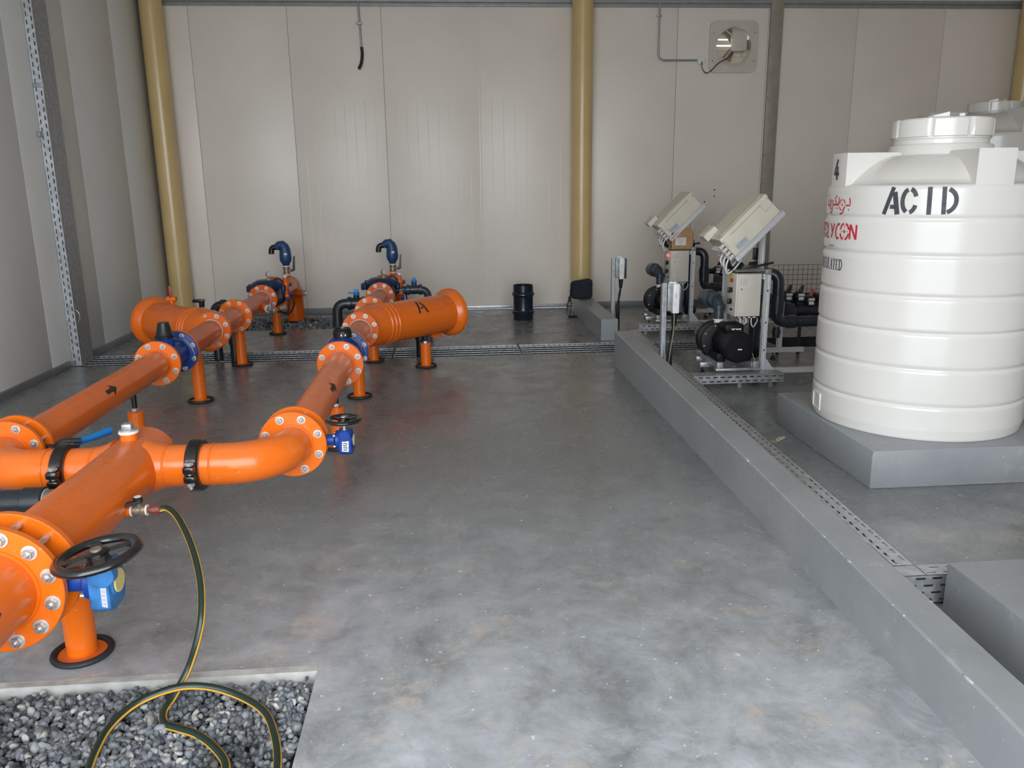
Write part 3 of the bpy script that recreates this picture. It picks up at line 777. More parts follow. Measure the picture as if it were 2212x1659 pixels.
def filter_unit(label, x, sx, ang, Lb, mark):
    t = thing('y_filter', label, 'filter', (x, 6.9, 0), 'big orange angled filter housings')
    y0, y1 = (YF3R if sx > 0 else YF3L), YF4
    g = G(); g.cyl((x, y0+.01, Z0), (x, y1-.01, Z0), rb, n=48); weld(g, (x, y1-.06, Z0), (0, 1, 0), rb+.002, .005); mk('through_pipe', g, ORANGE_FAR, t)
    for ya, yb in ((y0, y0+.024), (y1-.024, y1)): flange(t, ya, yb, x, Z0, RF, rb)
    bolts(t, (x, y1-.024, Z0), (0, -1, 0), RFB, 8, .022)
    a = Vector((sx*math.cos(ang), math.sin(ang), 0)); o = Vector((x, 6.62, .452)); R = .168
    g = G(); g.lathe([(.11, -.02), (R*.93, .0), (R, .04), (R, .17), (R+.006, .176), (R+.006, .194), (R, .20), (R, .212), (R+.006, .218), (R+.006, .234), (R, .24), (R, .252), (R+.005, .258), (R+.005, .272), (R, .278), (R, Lb-.04)], o, a, 64)
    mk('housing', g, ORANGE, t)
    g = G(); g.lathe([(R-.01, Lb-.06), (R+.002, Lb-.05), (R+.040, Lb-.012), (R+.046, Lb), (R+.046, Lb+.030), (R+.038, Lb+.038)], o, a, 64); mk('end_collar', g, ORANGE, t)
    g = G(); g.lathe([(R+.036, Lb+.030), (R+.034, Lb+.044), (R+.015, Lb+.056), (.02, Lb+.060)], o, a, 64); mk('end_cover', g, ORANGE, t)
    e = a.cross(Vector((0, 0, 1))); k = o+a*(Lb+.05)-e*sx*.0+Vector((0, 0, -.12))
    g = G(); g.cyl(k, k+a*.05, .012, n=14, bev=.003); mk('drain_knob', g, BLACK, t)
    # lug and drain boss underneath
    c = o+a*.72+Vector((0, 0, -R))
    g = G(); s_ = e*.006
    g.prism([c+a*.06+s_, c+a*.19+s_, c+a*.19-Vector((0, 0, .045))+s_, c+a*.06-Vector((0, 0, .030))+s_], -s_*2); g.cyl(c-a*.30-Vector((0, 0, .012)), c-a*.30+Vector((0, 0, .01)), .014, n=14); mk('lug', g, ORANGE, t)
    if mark:
        # stencilled letter A painted on the flank that faces the door
        def P(u, w):
            th = w/R; up = Vector((0, 0, 1)); d = e*sx*math.cos(th)+up*math.sin(th)
            return o+a*u+d*(R+.0012)
        g = G(); u0, w0 = .545, math.radians(44)*R
        lean = -.0
        def quad(p): fillpoly(g, lambda u, v, off: P(u0+u, w0+v), p, 10)
        quad([(-.056, -.062), (-.036, -.062), (-.004, .062), (-.026, .062)]); quad([(.006, .040), (.020, .062), (.062, -.062), (.040, -.062)]); quad([(-.018, -.022), (.018, -.022), (.012, -.006), (-.012, -.006)])
        mk('letter_mark', g, ARROW, t, 0)
    return t
filter_unit('orange filter housing marked with a black A, angled to the right of its pipe row', XR, 1, math.radians(46), 1.0, True)
filter_unit('orange filter housing angled to the left of its pipe row, beside the left wall', XLn, -1, math.radians(42), .86, False)

# supports
for lab, x, y, zt, zp, rod, m in (
    ('orange support post under the header beside the big handwheel valve', XM, 2.62, .30, Z0-rm+.006, False, None),
    ('orange support with black threaded rod behind the small handwheel, right pipe row', XR, 4.86, .262, Z0-rb+.004, True, None),
    ('orange support with black threaded rod behind the header plug, left pipe row', XLn, 4.86, .272, Z0-rb+.004, True, None),
    ('orange support post just beyond the blue meter, right pipe row', XR, 6.10, .30, Z0-rb+.006, False, None),
    ('orange support post just beyond the blue meter, left pipe row', XLn, 6.12, .295, Z0-rb+.006, False, None),
    ('orange support post at the grating edge under the left pipe row', XLn, 7.42, .29, Z0-rb+.006, False, None),
    ('orange support post at the grating edge, left of the filter marked A', XR, 7.42, .29, Z0-rb+.006, False, None),
    ('short orange support with bolt under the middle of the filter marked A', -.215, 7.12, .215, .29, True, None),
    ('orange support post under the navy control valve by the far gravel, left pipe row', XLn, 9.05, .25, .36, False, None)):
    pipe_support(lab, x, y, zt, zp, .049 if y < 3 else .046, rod, m)

# hydraulic control valves
def control_valve(label, x):
    t = thing('control_valve', label, 'valve', (x, 8.75, Z0), 'navy hydraulic control valves')
    y0, y1 = YF5, 9.02
    g = G(); L_ = y1-y0
    g.lathe([(.145, 0), (.145, .024), (.11, .04), (.14, L_*.5), (.11, L_-.04), (.145, L_-.024), (.145, L_)], (x, y0, Z0), (0, 1, 0), 48); mk('valve_body', g, NAVY, t)
    yc = (y0+y1)/2
    g = G(); P = [(x+.20*math.cos(a), yc+.20*math.sin(a), Z0+.085) for a in [PI/8+i*PI/4 for i in range(8)]]
    g.prism(P, (0, 0, .03)); g.lathe([(.17, .115), (.16, .135), (.11, .165), (.06, .172), (.0, .173)], (x, yc, Z0), (0, 0, 1), 32); bn = mk('bonnet', g, NAVY, t)
    for i in range(8):
        a = PI/8+i*PI/4; p = Vector((x+.185*math.cos(a), yc+.185*math.sin(a), Z0))
        g = G(); g.cyl(p+Vector((0, 0, .06)), p+Vector((0, 0, .132)), .012, n=8); g.cyl(p+Vector((0, 0, .06)), p+Vector((0, 0, .113)), .024, n=12); mk('bonnet_bolt', g, NAVY, bn)
    # pilot and gauge
    px, py = x+.19, yc-.02
    g = G(); g.lathe([(.022, 0), (.03, .03), (.034, .05), (.034, .07), (.020, .09), (.018, .12), (.012, .135)], (px, py, Z0+.06), (0, 0, 1), 20); g.sphere((px+.01, py-.02, Z0+.0), .03, 14, 8); g.cyl((px, py, Z0-.08), (px, py, Z0+.06), .014, n=12); mk('pilot_valve', g, ORANGE_FAR, t)
    g = G(); g.cyl((px-.0, py-.01, Z0+.19), (px, py-.01, Z0+.215), .016, n=14, bev=.003); mk('pilot_cap', g, WHITE, t)
    for k, (dx, dy, dz) in enumerate(((.035, .02, .11), (.045, -.03, .02), (-.03, -.04, .03), (.02, -.05, -.04))):
        g = G(); g.cyl((px+dx-.015, py+dy, Z0+dz), (px+dx+.022, py+dy, Z0+dz+.006), .017, n=14, bev=.002); mk('hose_fitting', g, BLUE if k % 2 else NAVY, t)
    g = G()
    for pts in ([(x+.06, yc-.05, Z0+.16), (x+.12, yc-.05, Z0+.185), (px-.02, py-.02, Z0+.14)], [(px+.05, py, Z0+.02), (px+.07, py, Z0-.10), (px, yc-.02, Z0-.20), (x+.1, yc, Z0-.16)], [(px+.02, py-.05, Z0-.04), (px+.02, yc-.1, Z0-.16), (x+.10, y0+.06, Z0-.14)]): g.tube(smoothpath(pts, 6), .007, 8)
    mk('control_tube', g, BLACK, t)
    gx, gy = x+.025, yc-.06
    g = G(); g.cyl((gx, gy, Z0+.15), (gx, gy, Z0+.205), .010, n=12); g.box((gx-.012, gy-.012, Z0+.16), (gx+.016, gy+.012, Z0+.18), .003); mk('gauge_stem', g, BRASS, t)
    ax = Vector((.72, -.69, 0)); c = Vector((gx, gy, Z0+.232))
    g = G(); g.lathe([(.022, -.012), (.027, -.009), (.027, .011), (.023, .012)], c, ax, 28); gg = mk('gauge', g, BOLT, t)
    g = G(); g.cyl(c+ax*.009, c+ax*.0125, .023, n=28); mk('dial', g, GLASS, gg)
    # drain corner on the left
    g = G(); g.box((x-.22, yc-.03, Z0+.04), (x-.12, yc+.03, Z0+.11), .01); mk('side_boss', g, NAVY, t)
    bolts(t, (x, y0+.024, Z0), (0, 1, 0), RFB, 8, .022)
    return t
control_valve('navy hydraulic control valve with gauge, end of the left pipe row', XLn)
control_valve('navy hydraulic control valve with gauge, end of the right pipe row', XR)

def riser(label, x):
    t = thing('down_pipe', label, 'pipe', (x, 9.9, 0), 'orange down pipes entering the far gravel')
    yb = 9.02; R = .285; yr = 9.99; rb = .104; xf = x; x = x+(.035 if x < -1 else .065)
    g = G(); g.tube([(x, yb+.01, Z0), (x, yr-R, Z0)]+[(x, yr-R+R*math.sin(a), Z0-R+R*math.cos(a)) for a in [i*PI/2/14 for i in range(1, 15)]]+[(x, yr, -.08)], rb, 44)
    weld(g, (x, yr, Z0-R), (0, 0, 1), rb+.001, .004); weld(g, (x, yr-R, Z0), (0, 1, 0), rb+.001, .004); mk('bend', g, ORANGE_FAR, t)
    flange(t, yb, yb+.024, xf, Z0, .168, rb, ORANGE_FAR)
    g = G(); g.torus((x, yr, -.005), (0, 0, 1), rb+.02, .016, 40, 8); mk('rubber_ring', g, RUBBER, t)
    g = G(); g.cyl((x, 9.62, Z0+.07), (x, 9.62, Z0+.125), .038, n=28); s = mk('stub', g, ORANGE_FAR, t)
    g = G(); g.cyl((x+.05, yr-.21, .36), (x+.155, yr-.25, .36), .038, n=24); g2 = mk('side_stub', g, ORANGE_FAR, t)
    g = G(); g.cyl((x+.150, yr-.248, .36), (x+.172, yr-.256, .36), .036, n=20, bev=.003); g.box((x+.168, yr-.272, .346), (x+.19, yr-.24, .374), .003); mk('side_plug', g, GALV, g2)
    return t
riser('orange pipe bend going down into the far gravel, left pipe row', XLn)
riser('orange pipe bend going down into the far gravel, right pipe row', XR)

def air_valve(label, x):
    y = 9.62; z = Z0+.125; x = x+(.035 if x < -1 else .065)
    t = thing('air_valve', label, 'air valve', (x, y, z), 'blue air release valves with hooked outlets')
    g = G(); g.cyl((x, y, z-.004), (x, y, z+.012), .037, n=28); mk('lower_seal', g, WHITETAPE, t)
    g = G(); g.lathe([(.034, .012), (.040, .016), (.040, .030), (.036, .034), (.036, .075), (.040, .08), (.040, .094), (.034, .098)], (x, y, z), (0, 0, 1), 12); g.cyl((x, y, z+.055), (x+.055, y, z+.055), .016, n=14); b = mk('ball_valve', g, BRASS, t)
    g = G(); g.box((x+.050, y-.012, z+.040), (x+.082, y+.012, z+.070), .006); g.prism([(x+.066, y-.011, z+.04), (x+.096, y-.011, z+.05), (x+.105, y-.011, z+.215), (x+.088, y-.011, z+.215)], (0, .022, 0)); mk('lever', g, BLACK, b)
    g = G(); g.cyl((x, y, z+.097), (x, y, z+.108), .037, n=28); mk('upper_seal', g, WHITETAPE, t)
    zb = z+.108
    g = G(); pr = [(.036, 0), (.040, .012), (.044, .025), (.060, .045), (.067, .075), (.067, .11), (.064, .15)]
    g.lathe(pr+[(.062, .155)], (x, y, zb), (0, 0, 1), 32)
    g.tube([(x, y, zb+.15), (x-.002, y, zb+.18), (x-.012, y, zb+.215), (x-.032, y, zb+.240), (x-.06, y, zb+.236), (x-.085, y, zb+.215), (x-.096, y, zb+.205)], [.063, .062, .058, .050, .046, .042, .040], 24)
    g.tube([(x+.01, y, zb+.15), (x-.0, y, zb+.22), (x-.02, y, zb+.255)], [.055, .045, .02], 20)
    mk('valve_body', g, AIRBLUE, t)
    g = G(); g.tube(smoothpath([(x-.085, y, zb+.212), (x-.118, y, zb+.212), (x-.146, y, zb+.195), (x-.155, y, zb+.16), (x-.155, y, zb+.135)], 4), .032, 20); mk('outlet_elbow', g, BLACK, t)
    d = Vector((.28, -.96, 0)).normalized()
    g = G(); c = Vector((x-.006, y-.0, zb+.135)); e = Vector((-d.y, d.x, 0)); P_ = c+d*.0665
    g.prism([P_-e*.017-Vector((0, 0, .010)), P_+e*.017-Vector((0, 0, .010)), P_+e*.017+Vector((0, 0, .012)), P_-e*.017+Vector((0, 0, .012))], d*.0015); mk('label', g, PAPER, t, 0)
    return t
air_valve('blue air valve with black hooked outlet on top of the left down pipe', XLn)
air_valve('blue air valve with black hooked outlet on top of the right down pipe', XR)

# small drain tap on the left pipe row
t = thing('drain_tap', 'small orange stub with grey tap on the pipe before the left control valve', 'tap', (XLn+.08, 8.02, Z0-.03))
d = Vector((.80, -.58, -.12)).normalized(); c = Vector((XLn+.05, 8.06, Z0-.02))
g = G(); g.cyl(c, c+d*.115, .036, n=24); mk('stub', g, ORANGE_FAR, t)
g = G(); g.ring(c+d*.110, d, .038, .020, .012); mk('thread_tape', g, WHITETAPE, t)
g = G(); g.cyl(c+d*.118, c+d*.165, .026, n=16, bev=.003); g.cyl(c+d*.165, c+d*.20, .018, n=14); g.cyl(c+d*.15, c+d*.15+Vector((0, 0, .055)), .014, n=12, bev=.002); mk('tap_body', g, GALVD, t)
g = G(); g.cyl(c+d*.20, c+d*.225, .024, n=16, bev=.003); mk('tap_cap', g, GALV, t)
# PVC flushing lines
def union_valve(name, label, path, r, valve_at, vaxis, handle_dir, m=PVC):
    t = thing(name, label, 'pvc pipe', path[0])
    g = G(); g.tube(path, r, 24); mk('pipe', g, m, t)
    c = Vector(valve_at); a = Vector(vaxis).normalized()
    g = G(); g.lathe([(r+.004, -.085), (r+.016, -.083), (r+.016, -.05), (r+.006, -.045), (r+.010, 0), (r+.006, .045), (r+.016, .05), (r+.016, .083), (r+.004, .085)], c, a, 24); g.cyl(c, c+Vector((0, 0, r+.03)), .028, n=18); mk('valve_body', g, m, t)
    g = G(); h = Vector(handle_dir).normalized(); s = Vector((-h.y, h.x, 0)); b = c+Vector((0, 0, r+.03))
    g.lathe([(.026, 0), (.032, .012), (.030, .026), (.0, .028)], b, (0, 0, 1), 18)
    g.prism([b+h*.02-s*.020+Vector((0, 0, .008)), b+h*.075-s*.011+Vector((0, 0, .018)), b+h*.075+s*.011+Vector((0, 0, .018)), b+h*.02+s*.020+Vector((0, 0, .008))], (0, 0, .014))
    g.box(b+Vector((-.020, -.012, .02)), b+Vector((.020, .012, .055)), .006); mk('handle', g, HANDLEBLUE, t)
    return t
def bendpath(pts, R=.07, k=6):
    P = [Vector(p) for p in pts]; out = [P[0]]
    for i in range(1, len(P)-1):
        a = (P[i-1]-P[i]).normalized(); b = (P[i+1]-P[i]).normalized()
        for j in range(k+1):
            t = j/k; out.append((P[i]+a*R)*(1-t)**2+P[i]*2*t*(1-t)+(P[i]+b*R)*t*t)
    out.append(P[-1]); return out
union_valve('flush_pipe', 'dark grey PVC elbow pipe with blue valve handle left of the filter marked A', bendpath([(-.74, 7.70, .505), (-1.045, 7.70, .505), (-1.045, 7.70, .0)], .09), .046, (-.86, 7.70, .505), (1, 0, 0), (-1, -.1, 0), PVCDARK)
union_valve('flush_pipe', 'dark grey PVC pipe with blue valve handle behind the filter marked A', bendpath([(-.55, 8.74, Z0+.03), (-.215, 8.74, Z0+.03), (-.215, 8.74, 0)], .09), .040, (-.36, 8.74, Z0+.03), (1, 0, 0), (0, -1, 0), PVC)
t = thing('flush_pipe', 'dark PVC elbow partly hidden behind the left orange filter', 'pvc pipe', (-2.15, 7.72, 0))
g = G(); g.tube(bendpath([(-1.95, 7.70, .515), (-2.17, 7.70, .515), (-2.17, 7.70, 0)], .08), .042, 24); g.cyl((-2.06, 7.70, .515), (-2.11, 7.70, .515), .052, n=24, bev=.005); mk('pipe', g, PVCDARK, t)
g = G(); g.box((-2.36, 7.68, .545), (-2.25, 7.72, .575), .01); g.cyl((-2.28, 7.70, .50), (-2.28, 7.70, .56), .025, n=14); mk('valve_head', g, BLACK, t)
t = thing('ball_valve', 'small ball valve with upright red lever on the left orange filter', 'valve', (-2.37, 7.19, .60))
g = G(); g.cyl((-2.37, 7.17, .605), (-2.37, 7.17, .660), .020, n=16); g.cyl((-2.41, 7.17, .65), (-2.33, 7.17, .65), .024, n=16, bev=.003); mk('valve_body', g, ORANGE, t)
g = G(); g.box((-2.385, 7.150, .65), (-2.362, 7.165, .765), .007); mk('lever', g, REDP, t)
for nm, lab, x, y in (('drain_pipe', 'black PVC drain pipe dropping to the grating under the filter marked A', -.275, 7.60), ('drain_pipe', 'black PVC drain pipe dropping to the grating under the left filter', -1.99, 7.60)):
    t = thing(nm, lab, 'pvc pipe', (x, y, 0)); g = G(); g.cyl((x, y, -.03), (x, y, .26), .042, n=24); g.cyl((x, y, .16), (x, y, .285), .050, n=24, bev=.004); mk('pipe', g, PVCDARK, t)

# grey nipple and PVC bend leaving the header to the left
t = thing('side_outlet_pipe', 'dark grey PVC bend with steel nipple on the left of the orange header', 'pvc pipe', (-1.7, 2.93, 0))
g = G(); g.cyl((-1.38, 3.02, .415), (-1.545, 3.02, .415), .044, n=28); mk('nipple', g, STEELP, t)
g = G(); g.torus((-1.541, 3.02, .415), (1, 0, 0), .045, .003, 28, 6); mk('sealing_ring', g, WHITETAPE, t)
g = G(); g.tube(bendpath([(-1.54, 3.02, .415), (-1.79, 3.02, .415), (-1.79, 3.02, .0)], .085), .050, 28); g.cyl((-1.54, 3.02, .415), (-1.62, 3.02, .415), .056, n=28, bev=.004); g.cyl((-1.79, 3.02, .29), (-1.79, 3.02, .22), .056, n=28, bev=.004); mk('bend', g, PVCDARK, t)

# brass hose tap and garden hose
t = thing('hose_tap', 'small brass ball valve with black lever on the side of the header', 'tap', (XM+rm, 2.79, .445))
xt, yt, zt = XM+rm-.012, 2.86, .425
g = G(); g.cyl((xt, yt, zt), (xt+.018, yt, zt), .020, n=20); mk('socket', g, ORANGE, t)
g = G(); g.cyl((xt+.017, yt, zt), (xt+.023, yt, zt), .0215, n=20); g.cyl((xt+.070, yt, zt), (xt+.075, yt, zt), .0200, n=20); mk('thread_tape', g, WHITETAPE, t)
g = G(); g.lathe([(.017, .022), (.021, .026), (.021, .036), (.018, .040), (.018, .052), (.021, .056), (.020, .070)], (xt, yt, zt), (1, 0, 0), 12); g.cyl((xt+.046, yt, zt), (xt+.046, yt-.004, zt+.034), .008, n=12); mk('body', g, BRASS, t)
g = G(); L0 = Vector((xt+.046, yt-.004, zt+.040)); g.prism([L0+Vector((.012, .012, -.008)), L0+Vector((.014, -.012, -.008)), L0+Vector((-.070, -.050, -.018)), L0+Vector((-.078, -.036, -.018))], (0, 0, .012)); g.cyl(L0-Vector((0, 0, .010)), L0+Vector((0, 0, .014)), .016, n=18, bev=.003); lv = mk('lever', g, BLACK, t)
g = G(); g.cyl(L0+Vector((0, 0, .0135)), L0+Vector((0, 0, .0155)), .0125, n=18); mk('lever_button', g, WHITE, lv)
t = thing('garden_hose', 'dark green hose with orange stripes, looping down from the brass tap onto the gravel', 'hose', (-.9, 2.4, 0))
g = G(); g.lathe([(.011, .075), (.013, .078), (.013, .090), (.017, .092), (.017, .118), (.011, .122)], (xt, yt, zt), (1, 0, 0), 8); mk('connector', g, COPPER, t)
H = [(xt+.118, yt, zt), (xt+.15, yt-.004, zt+.001), (-.985, 2.80, .408), (-.905, 2.665, .36), (-.848, 2.54, .293), (-.825, 2.445, .22), (-.838, 2.41, .14), (-.870, 2.395, .055), (-.905, 2.34, -.004), (-.915, 2.29, -.014), (-.905, 2.245, -.014), (-.885, 2.215, -.014), (-.84, 2.19, -.012), (-.776, 2.155, -.012), (-.704, 2.085, -.012), (-.655, 2.0, -.012), (-.66, 1.88, -.012), (-.74, 1.79, -.012), (-.88, 1.78, -.012), (-1.0, 1.88, -.012), (-1.03, 2.0, -.012), (-1.05, 2.12, -.012), (-1.045, 2.22, -.004), (-.995, 2.305, .010), (-.893, 2.345, .026), (-.797, 2.352, .018), (-.695, 2.325, -.004), (-.605, 2.25, -.012), (-.552, 2.14, -.012), (-.515, 2.0, -.012), (-.50, 1.80, -.012), (-.52, 1.5, -.012)]
hp = smoothpath(H, 8); hr = .0118
g = G(); g.tube(hp, hr, 14); mk('hose', g, HOSEG, t)
for sgn in (1, -1):                     # two orange stripes running along the tube
    g = G(); b0 = None
    for i, p in enumerate(hp):
        tg = (hp[min(i+1, len(hp)-1)]-hp[max(i-1, 0)]).normalized(); upv = Vector((0, -.5, .85)); sd = tg.cross(upv)
        if sd.length < .05: sd = Vector((1, 0, 0))
        sd.normalize(); nn = sd.cross(tg).normalized(); an = 1.15*sgn
        row = [p+(nn*math.cos(an+d)+sd*math.sin(an+d))*(hr+.0006) for d in (-.30, -.10, .10, .30)]
        g.v += [tuple(q) for q in row]
        if i > 0:
            k = (i-1)*4
            for j in range(3): g.f.append((k+j, k+j+1, k+5+j, k+4+j)); g.m.append(0)
    mk('stripe', g, HOSEY, t)

# ================================================================== TANKS
TX, TY, TZ = 2.718, 4.442, .207
RIBS = [.399, .595, .787, .973, 1.181, 1.368]
def rbody(z):
    r = .562
    for b in RIBS:
        d = abs(z-b)
        if d < .016: r -= .010*(1-d/.016)
    if z < .27: r = .548+.014*max(0, (z-.21)/.06)
    return r
def tank_build(name, label, cx, cy, z0, sr, sz):
    t = thing(name, label, 'tank', (cx, cy, z0), 'white plastic storage tanks')
    def Q(r, z): return (r*sr, (z-.207)*sz)
    pr = [Q(.0, .207), Q(.540, .207), Q(.549, .214)]
    z = .225
    while z < 1.515: pr.append(Q(rbody(z), z)); z += .0075
    pr += [Q(.560, 1.522), Q(.553, 1.534), Q(.520, 1.540)]
    # bulging crown between the four blocks
    for a in [i/10 for i in range(11)]: pr.append(Q(.520-.250*a, 1.540+.150*math.sin(a*PI/2)**.9))
    g = G(); g.lathe(pr, (cx, cy, z0), (0, 0, 1), 96); mk('body', g, TANK, t, 50)
    for k in range(4):
        g = G(); a = math.radians(-93.5+90*k); d = Vector((math.cos(a), math.sin(a), 0)); e = Vector((-d.y, d.x, 0)); c = Vector((cx, cy, z0))
        ring = []
        for s in range(-4, 5):
            b = math.radians(9.8)*s/4; ring.append(c+(d*math.cos(b)+e*math.sin(b))*.555*sr)
        base = [c+d*.25*sr+e*.080*sr, c+d*.25*sr-e*.080*sr]
        P = base+ring; P = [p+Vector((0, 0, (1.515-.207)*sz)) for p in P]
        n0 = len(g.v); h = (1.706-1.515)*sz
        top = [p+Vector((0, 0, h-.006)) for p in P]; cen = sum(P, Vector((0, 0, 0)))/len(P)
        top2 = [cen+(p-cen)*.965+Vector((0, 0, h)) for p in P]; n = len(P)
        g.add(P+top+top2, [tuple(reversed(range(n)))]+[(i, (i+1) % n, n+(i+1) % n, n+i) for i in range(n)]+[(n+i, n+(i+1) % n, 2*n+(i+1) % n, 2*n+i) for i in range(n)]+[tuple(2*n+i for i in range(n))])
        mk('shoulder_block', g, TANK, t, 30)
    g = G(); g.lathe([(.268, 1.66), (.258, 1.735), (.252, 1.742), (.236, 1.746), (.236, 1.768), (.242, 1.772), (.242, 1.786), (.235, 1.788)], (cx, cy, z0-.207+(sz-1)*1.30), (0, 0, 1), 64); mk('neck', g, TANK, t)
    g = G(); zl = z0-.207+(sz-1)*1.30
    vs = []; n = 120; rows = [(.246, 1.780), (.251, 1.784), (.251, 1.868), (.244, 1.876), (.17, 1.884), (.0, 1.888)]
    for r, z in rows[:-1]:
        for i in range(n):
            ang = 2*PI*i/n; kx = (i % 15); bump = -.010 if kx in (0, 1) and z < 1.875 else 0.0
            vs.append((cx+(r+bump)*math.cos(ang), cy+(r+bump)*math.sin(ang), zl+z))
    vs.append((cx, cy, zl+1.888)); fs = []
    for j in range(4):
        for i in range(n): fs.append((j*n+i, j*n+(i+1) % n, (j+1)*n+(i+1) % n, (j+1)*n+i))
    for i in range(n): fs.append((4*n+i, 4*n+(i+1) % n, 5*n))
    g.add(vs, fs); ld = mk('lid', g, TANK, t, 40)
    g = G(); M = Matrix.Translation((cx, cy, zl)) @ Matrix.Rotation(math.radians(-30), 4, 'Z')
    g.box((-.075, -.02, 1.88), (-.045, .02, 1.898), .004, M); g.prism([M @ Vector(p) for p in ((-.05, -.012, 1.884), (.03, -.012, 1.884), (.03, -.012, 1.918), (-.05, -.012, 1.900))], (0, .024, 0)); g.box((.075, -.018, 1.88), (.105, .018, 1.908), .004, M); mk('lid_grip', g, TANK, ld)
    return t
tank = tank_build('storage_tank', 'white round plastic tank stencilled ACID with red logo on its left side', TX, TY, TZ, 1, 1)
tank_b = tank_build('storage_tank', 'taller white tank at the right edge, mostly hidden behind the ACID tank', 5.78, 8.55, .207, 1.33, 1.36)

# painted and printed marks: strokes mapped onto the tank wall
def ribbon(g, mapf, pts, w, off=.0015, res=.012):
    """flat stroke of width w along pts (u right, v up) laid on a surface"""
    P = [Vector((p[0], p[1], 0)) for p in pts]; Q_ = [P[0]]
    for a, b in zip(P, P[1:]):
        k = max(1, int((b-a).length/res))
        for i in range(1, k+1): Q_.append(a.lerp(b, i/k))
    n0 = len(g.v)
    for i, p in enumerate(Q_):
        tg = (Q_[min(i+1, len(Q_)-1)]-Q_[max(i-1, 0)]).normalized(); nn = Vector((-tg.y, tg.x, 0))
        for s in (-1, 1):
            q = p+nn*s*w/2; g.v.append(tuple(mapf(q.x, q.y, off)))
        if i: g.f.append((n0+2*i-2, n0+2*i, n0+2*i+1, n0+2*i-1)); g.m.append(g.mi)
def tankmap(cx, cy, a0, zbase, R=None):
    def f(u, v, off):
        z = zbase+v; r = (R if R else rbody(z))+off; a = a0+u/.562
        return Vector((cx+r*math.cos(a), cy+r*math.sin(a), z))
    return f
def arcp(cx, cy, rx, ry, a0, a1, n=10): return [(cx+rx*math.cos(math.radians(a0+(a1-a0)*i/n)), cy+ry*math.sin(math.radians(a0+(a1-a0)*i/n))) for i in range(n+1)]
# ACID: 0.145 m stencil capitals with gaps
A0 = math.radians(-146.3); f_ = tankmap(TX, TY, A0, 1.389); f = lambda u, v, off: f_(u*.89, v*.95, off); H_ = .143; w = .023
g = G()
ribbon(g, f, [(.012, .0), (.058, H_)], w); ribbon(g, f, [(.066, .118), (.088, 0)], w+.004); ribbon(g, f, [(.044, .040), (.070, .040)], .022); ribbon(g, f, [(.066, .105), (.074, .085)], .018)
o_ = .102
ribbon(g, f, [(o_+u, v) for u, v in arcp(.045, .0715, .036, .0605, 105, 250, 12)], w); ribbon(g, f, [(o_+u, v) for u, v in arcp(.045, .0715, .036, .0605, 82, 22, 6)], w); ribbon(g, f, [(o_+u, v) for u, v in arcp(.045, .0715, .036, .0605, 278, 338, 6)], w)
o_ = .236; ribbon(g, f, [(o_+.016, 0), (o_+.012, H_)], .024)
o_ = .312; ribbon(g, f, [(o_+.014, .002), (o_+.008, H_)], w); ribbon(g, f, [(o_+u, v) for u, v in [(.032, .131)]+arcp(.018, .0715, .054, .0595, 62, -62, 14)+[(.030, .012)]], w)
mk('lettering', g, STENCIL, tank, 0)
# number 4 on the left block
f = tankmap(TX, TY, math.radians(175.5), 1.567, .557); g = G()
ribbon(g, f, [(.012, .108), (-.028, .030), (.032, .030)], .017); ribbon(g, f, [(.012, .070), (.008, -.002)], .019); mk('number_mark', g, STENCIL, tank, 0)
# red logo: Arabic line above, Latin capitals below with target shaped Os
def target(g, f, cx, cy, rx, ry, w):
    for a in (8, 98, 188, 278): ribbon(g, f, arcp(cx, cy, rx, ry, a+6, a+68, 8), w)
    for dx, dy in ((1, 0), (-1, 0), (0, 1), (0, -1)): ribbon(g, f, [(cx+dx*rx*.42, cy+dy*ry*.42), (cx+dx*rx*.86, cy+dy*ry*.86)], w*.28)
    ribbon(g, f, arcp(cx, cy, rx*.12, ry*.12, 0, 360, 8), w*.75)
hL = .078; cw = .052
aEnd = math.radians(-159.6)
f = tankmap(TX, TY, aEnd, 1.252); g = G(); w = .013
def X(i): return -(i+1)*.062
x = X(0); ribbon(g, f, [(x+.006, 0), (x+.006, hL)], w); ribbon(g, f, [(x+.008, hL), (x+.050, 0)], w); ribbon(g, f, [(x+.050, 0), (x+.050, hL)], w)
x = X(1)-.008; target(g, f, x+.030, hL/2, .036, hL/2+.004, .012)
x = X(2)-.006; ribbon(g, f, [(x+.046, hL-.003), (x+.030, hL), (x+.012, hL-.022), (x+.008, .026), (x+.022, 0), (x+.044, .002)], w)
x = X(3)-.004; ribbon(g, f, [(x+.006, hL), (x+.028, hL*.42)], w); ribbon(g, f, [(x+.050, hL), (x+.018, 0)], w)
x = X(4)+.006; ribbon(g, f, [(x+.010, hL), (x+.010, 0), (x+.034, 0)], w)
x = X(5)-.006; target(g, f, x+.030, hL/2, .034, hL/2+.002, .012)
x = X(6)-.004; ribbon(g, f, [(x+.010, 0), (x+.010, hL), (x+.040, hL-.008), (x+.042, hL*.55), (x+.012, hL*.45)], w)
mk('logo_latin', g, REDPRINT, tank, 0)
f = tankmap(TX, TY, math.radians(-166.5), 1.418); g = G(); w = .0085
ribbon(g, f, [(-.012, .052), (-.004, .030), (-.006, .012), (-.040, .012)], w); ribbon(g, f, [(-.016, -.012), (-.012, -.008)], .012)          # first letter with a dot below
target(g, f, -.072, .014, .026, .030, .007); ribbon(g, f, [(-.052, .004), (-.058, -.022), (-.072, -.032), (-.092, -.034)], w)                # round letter with a tail
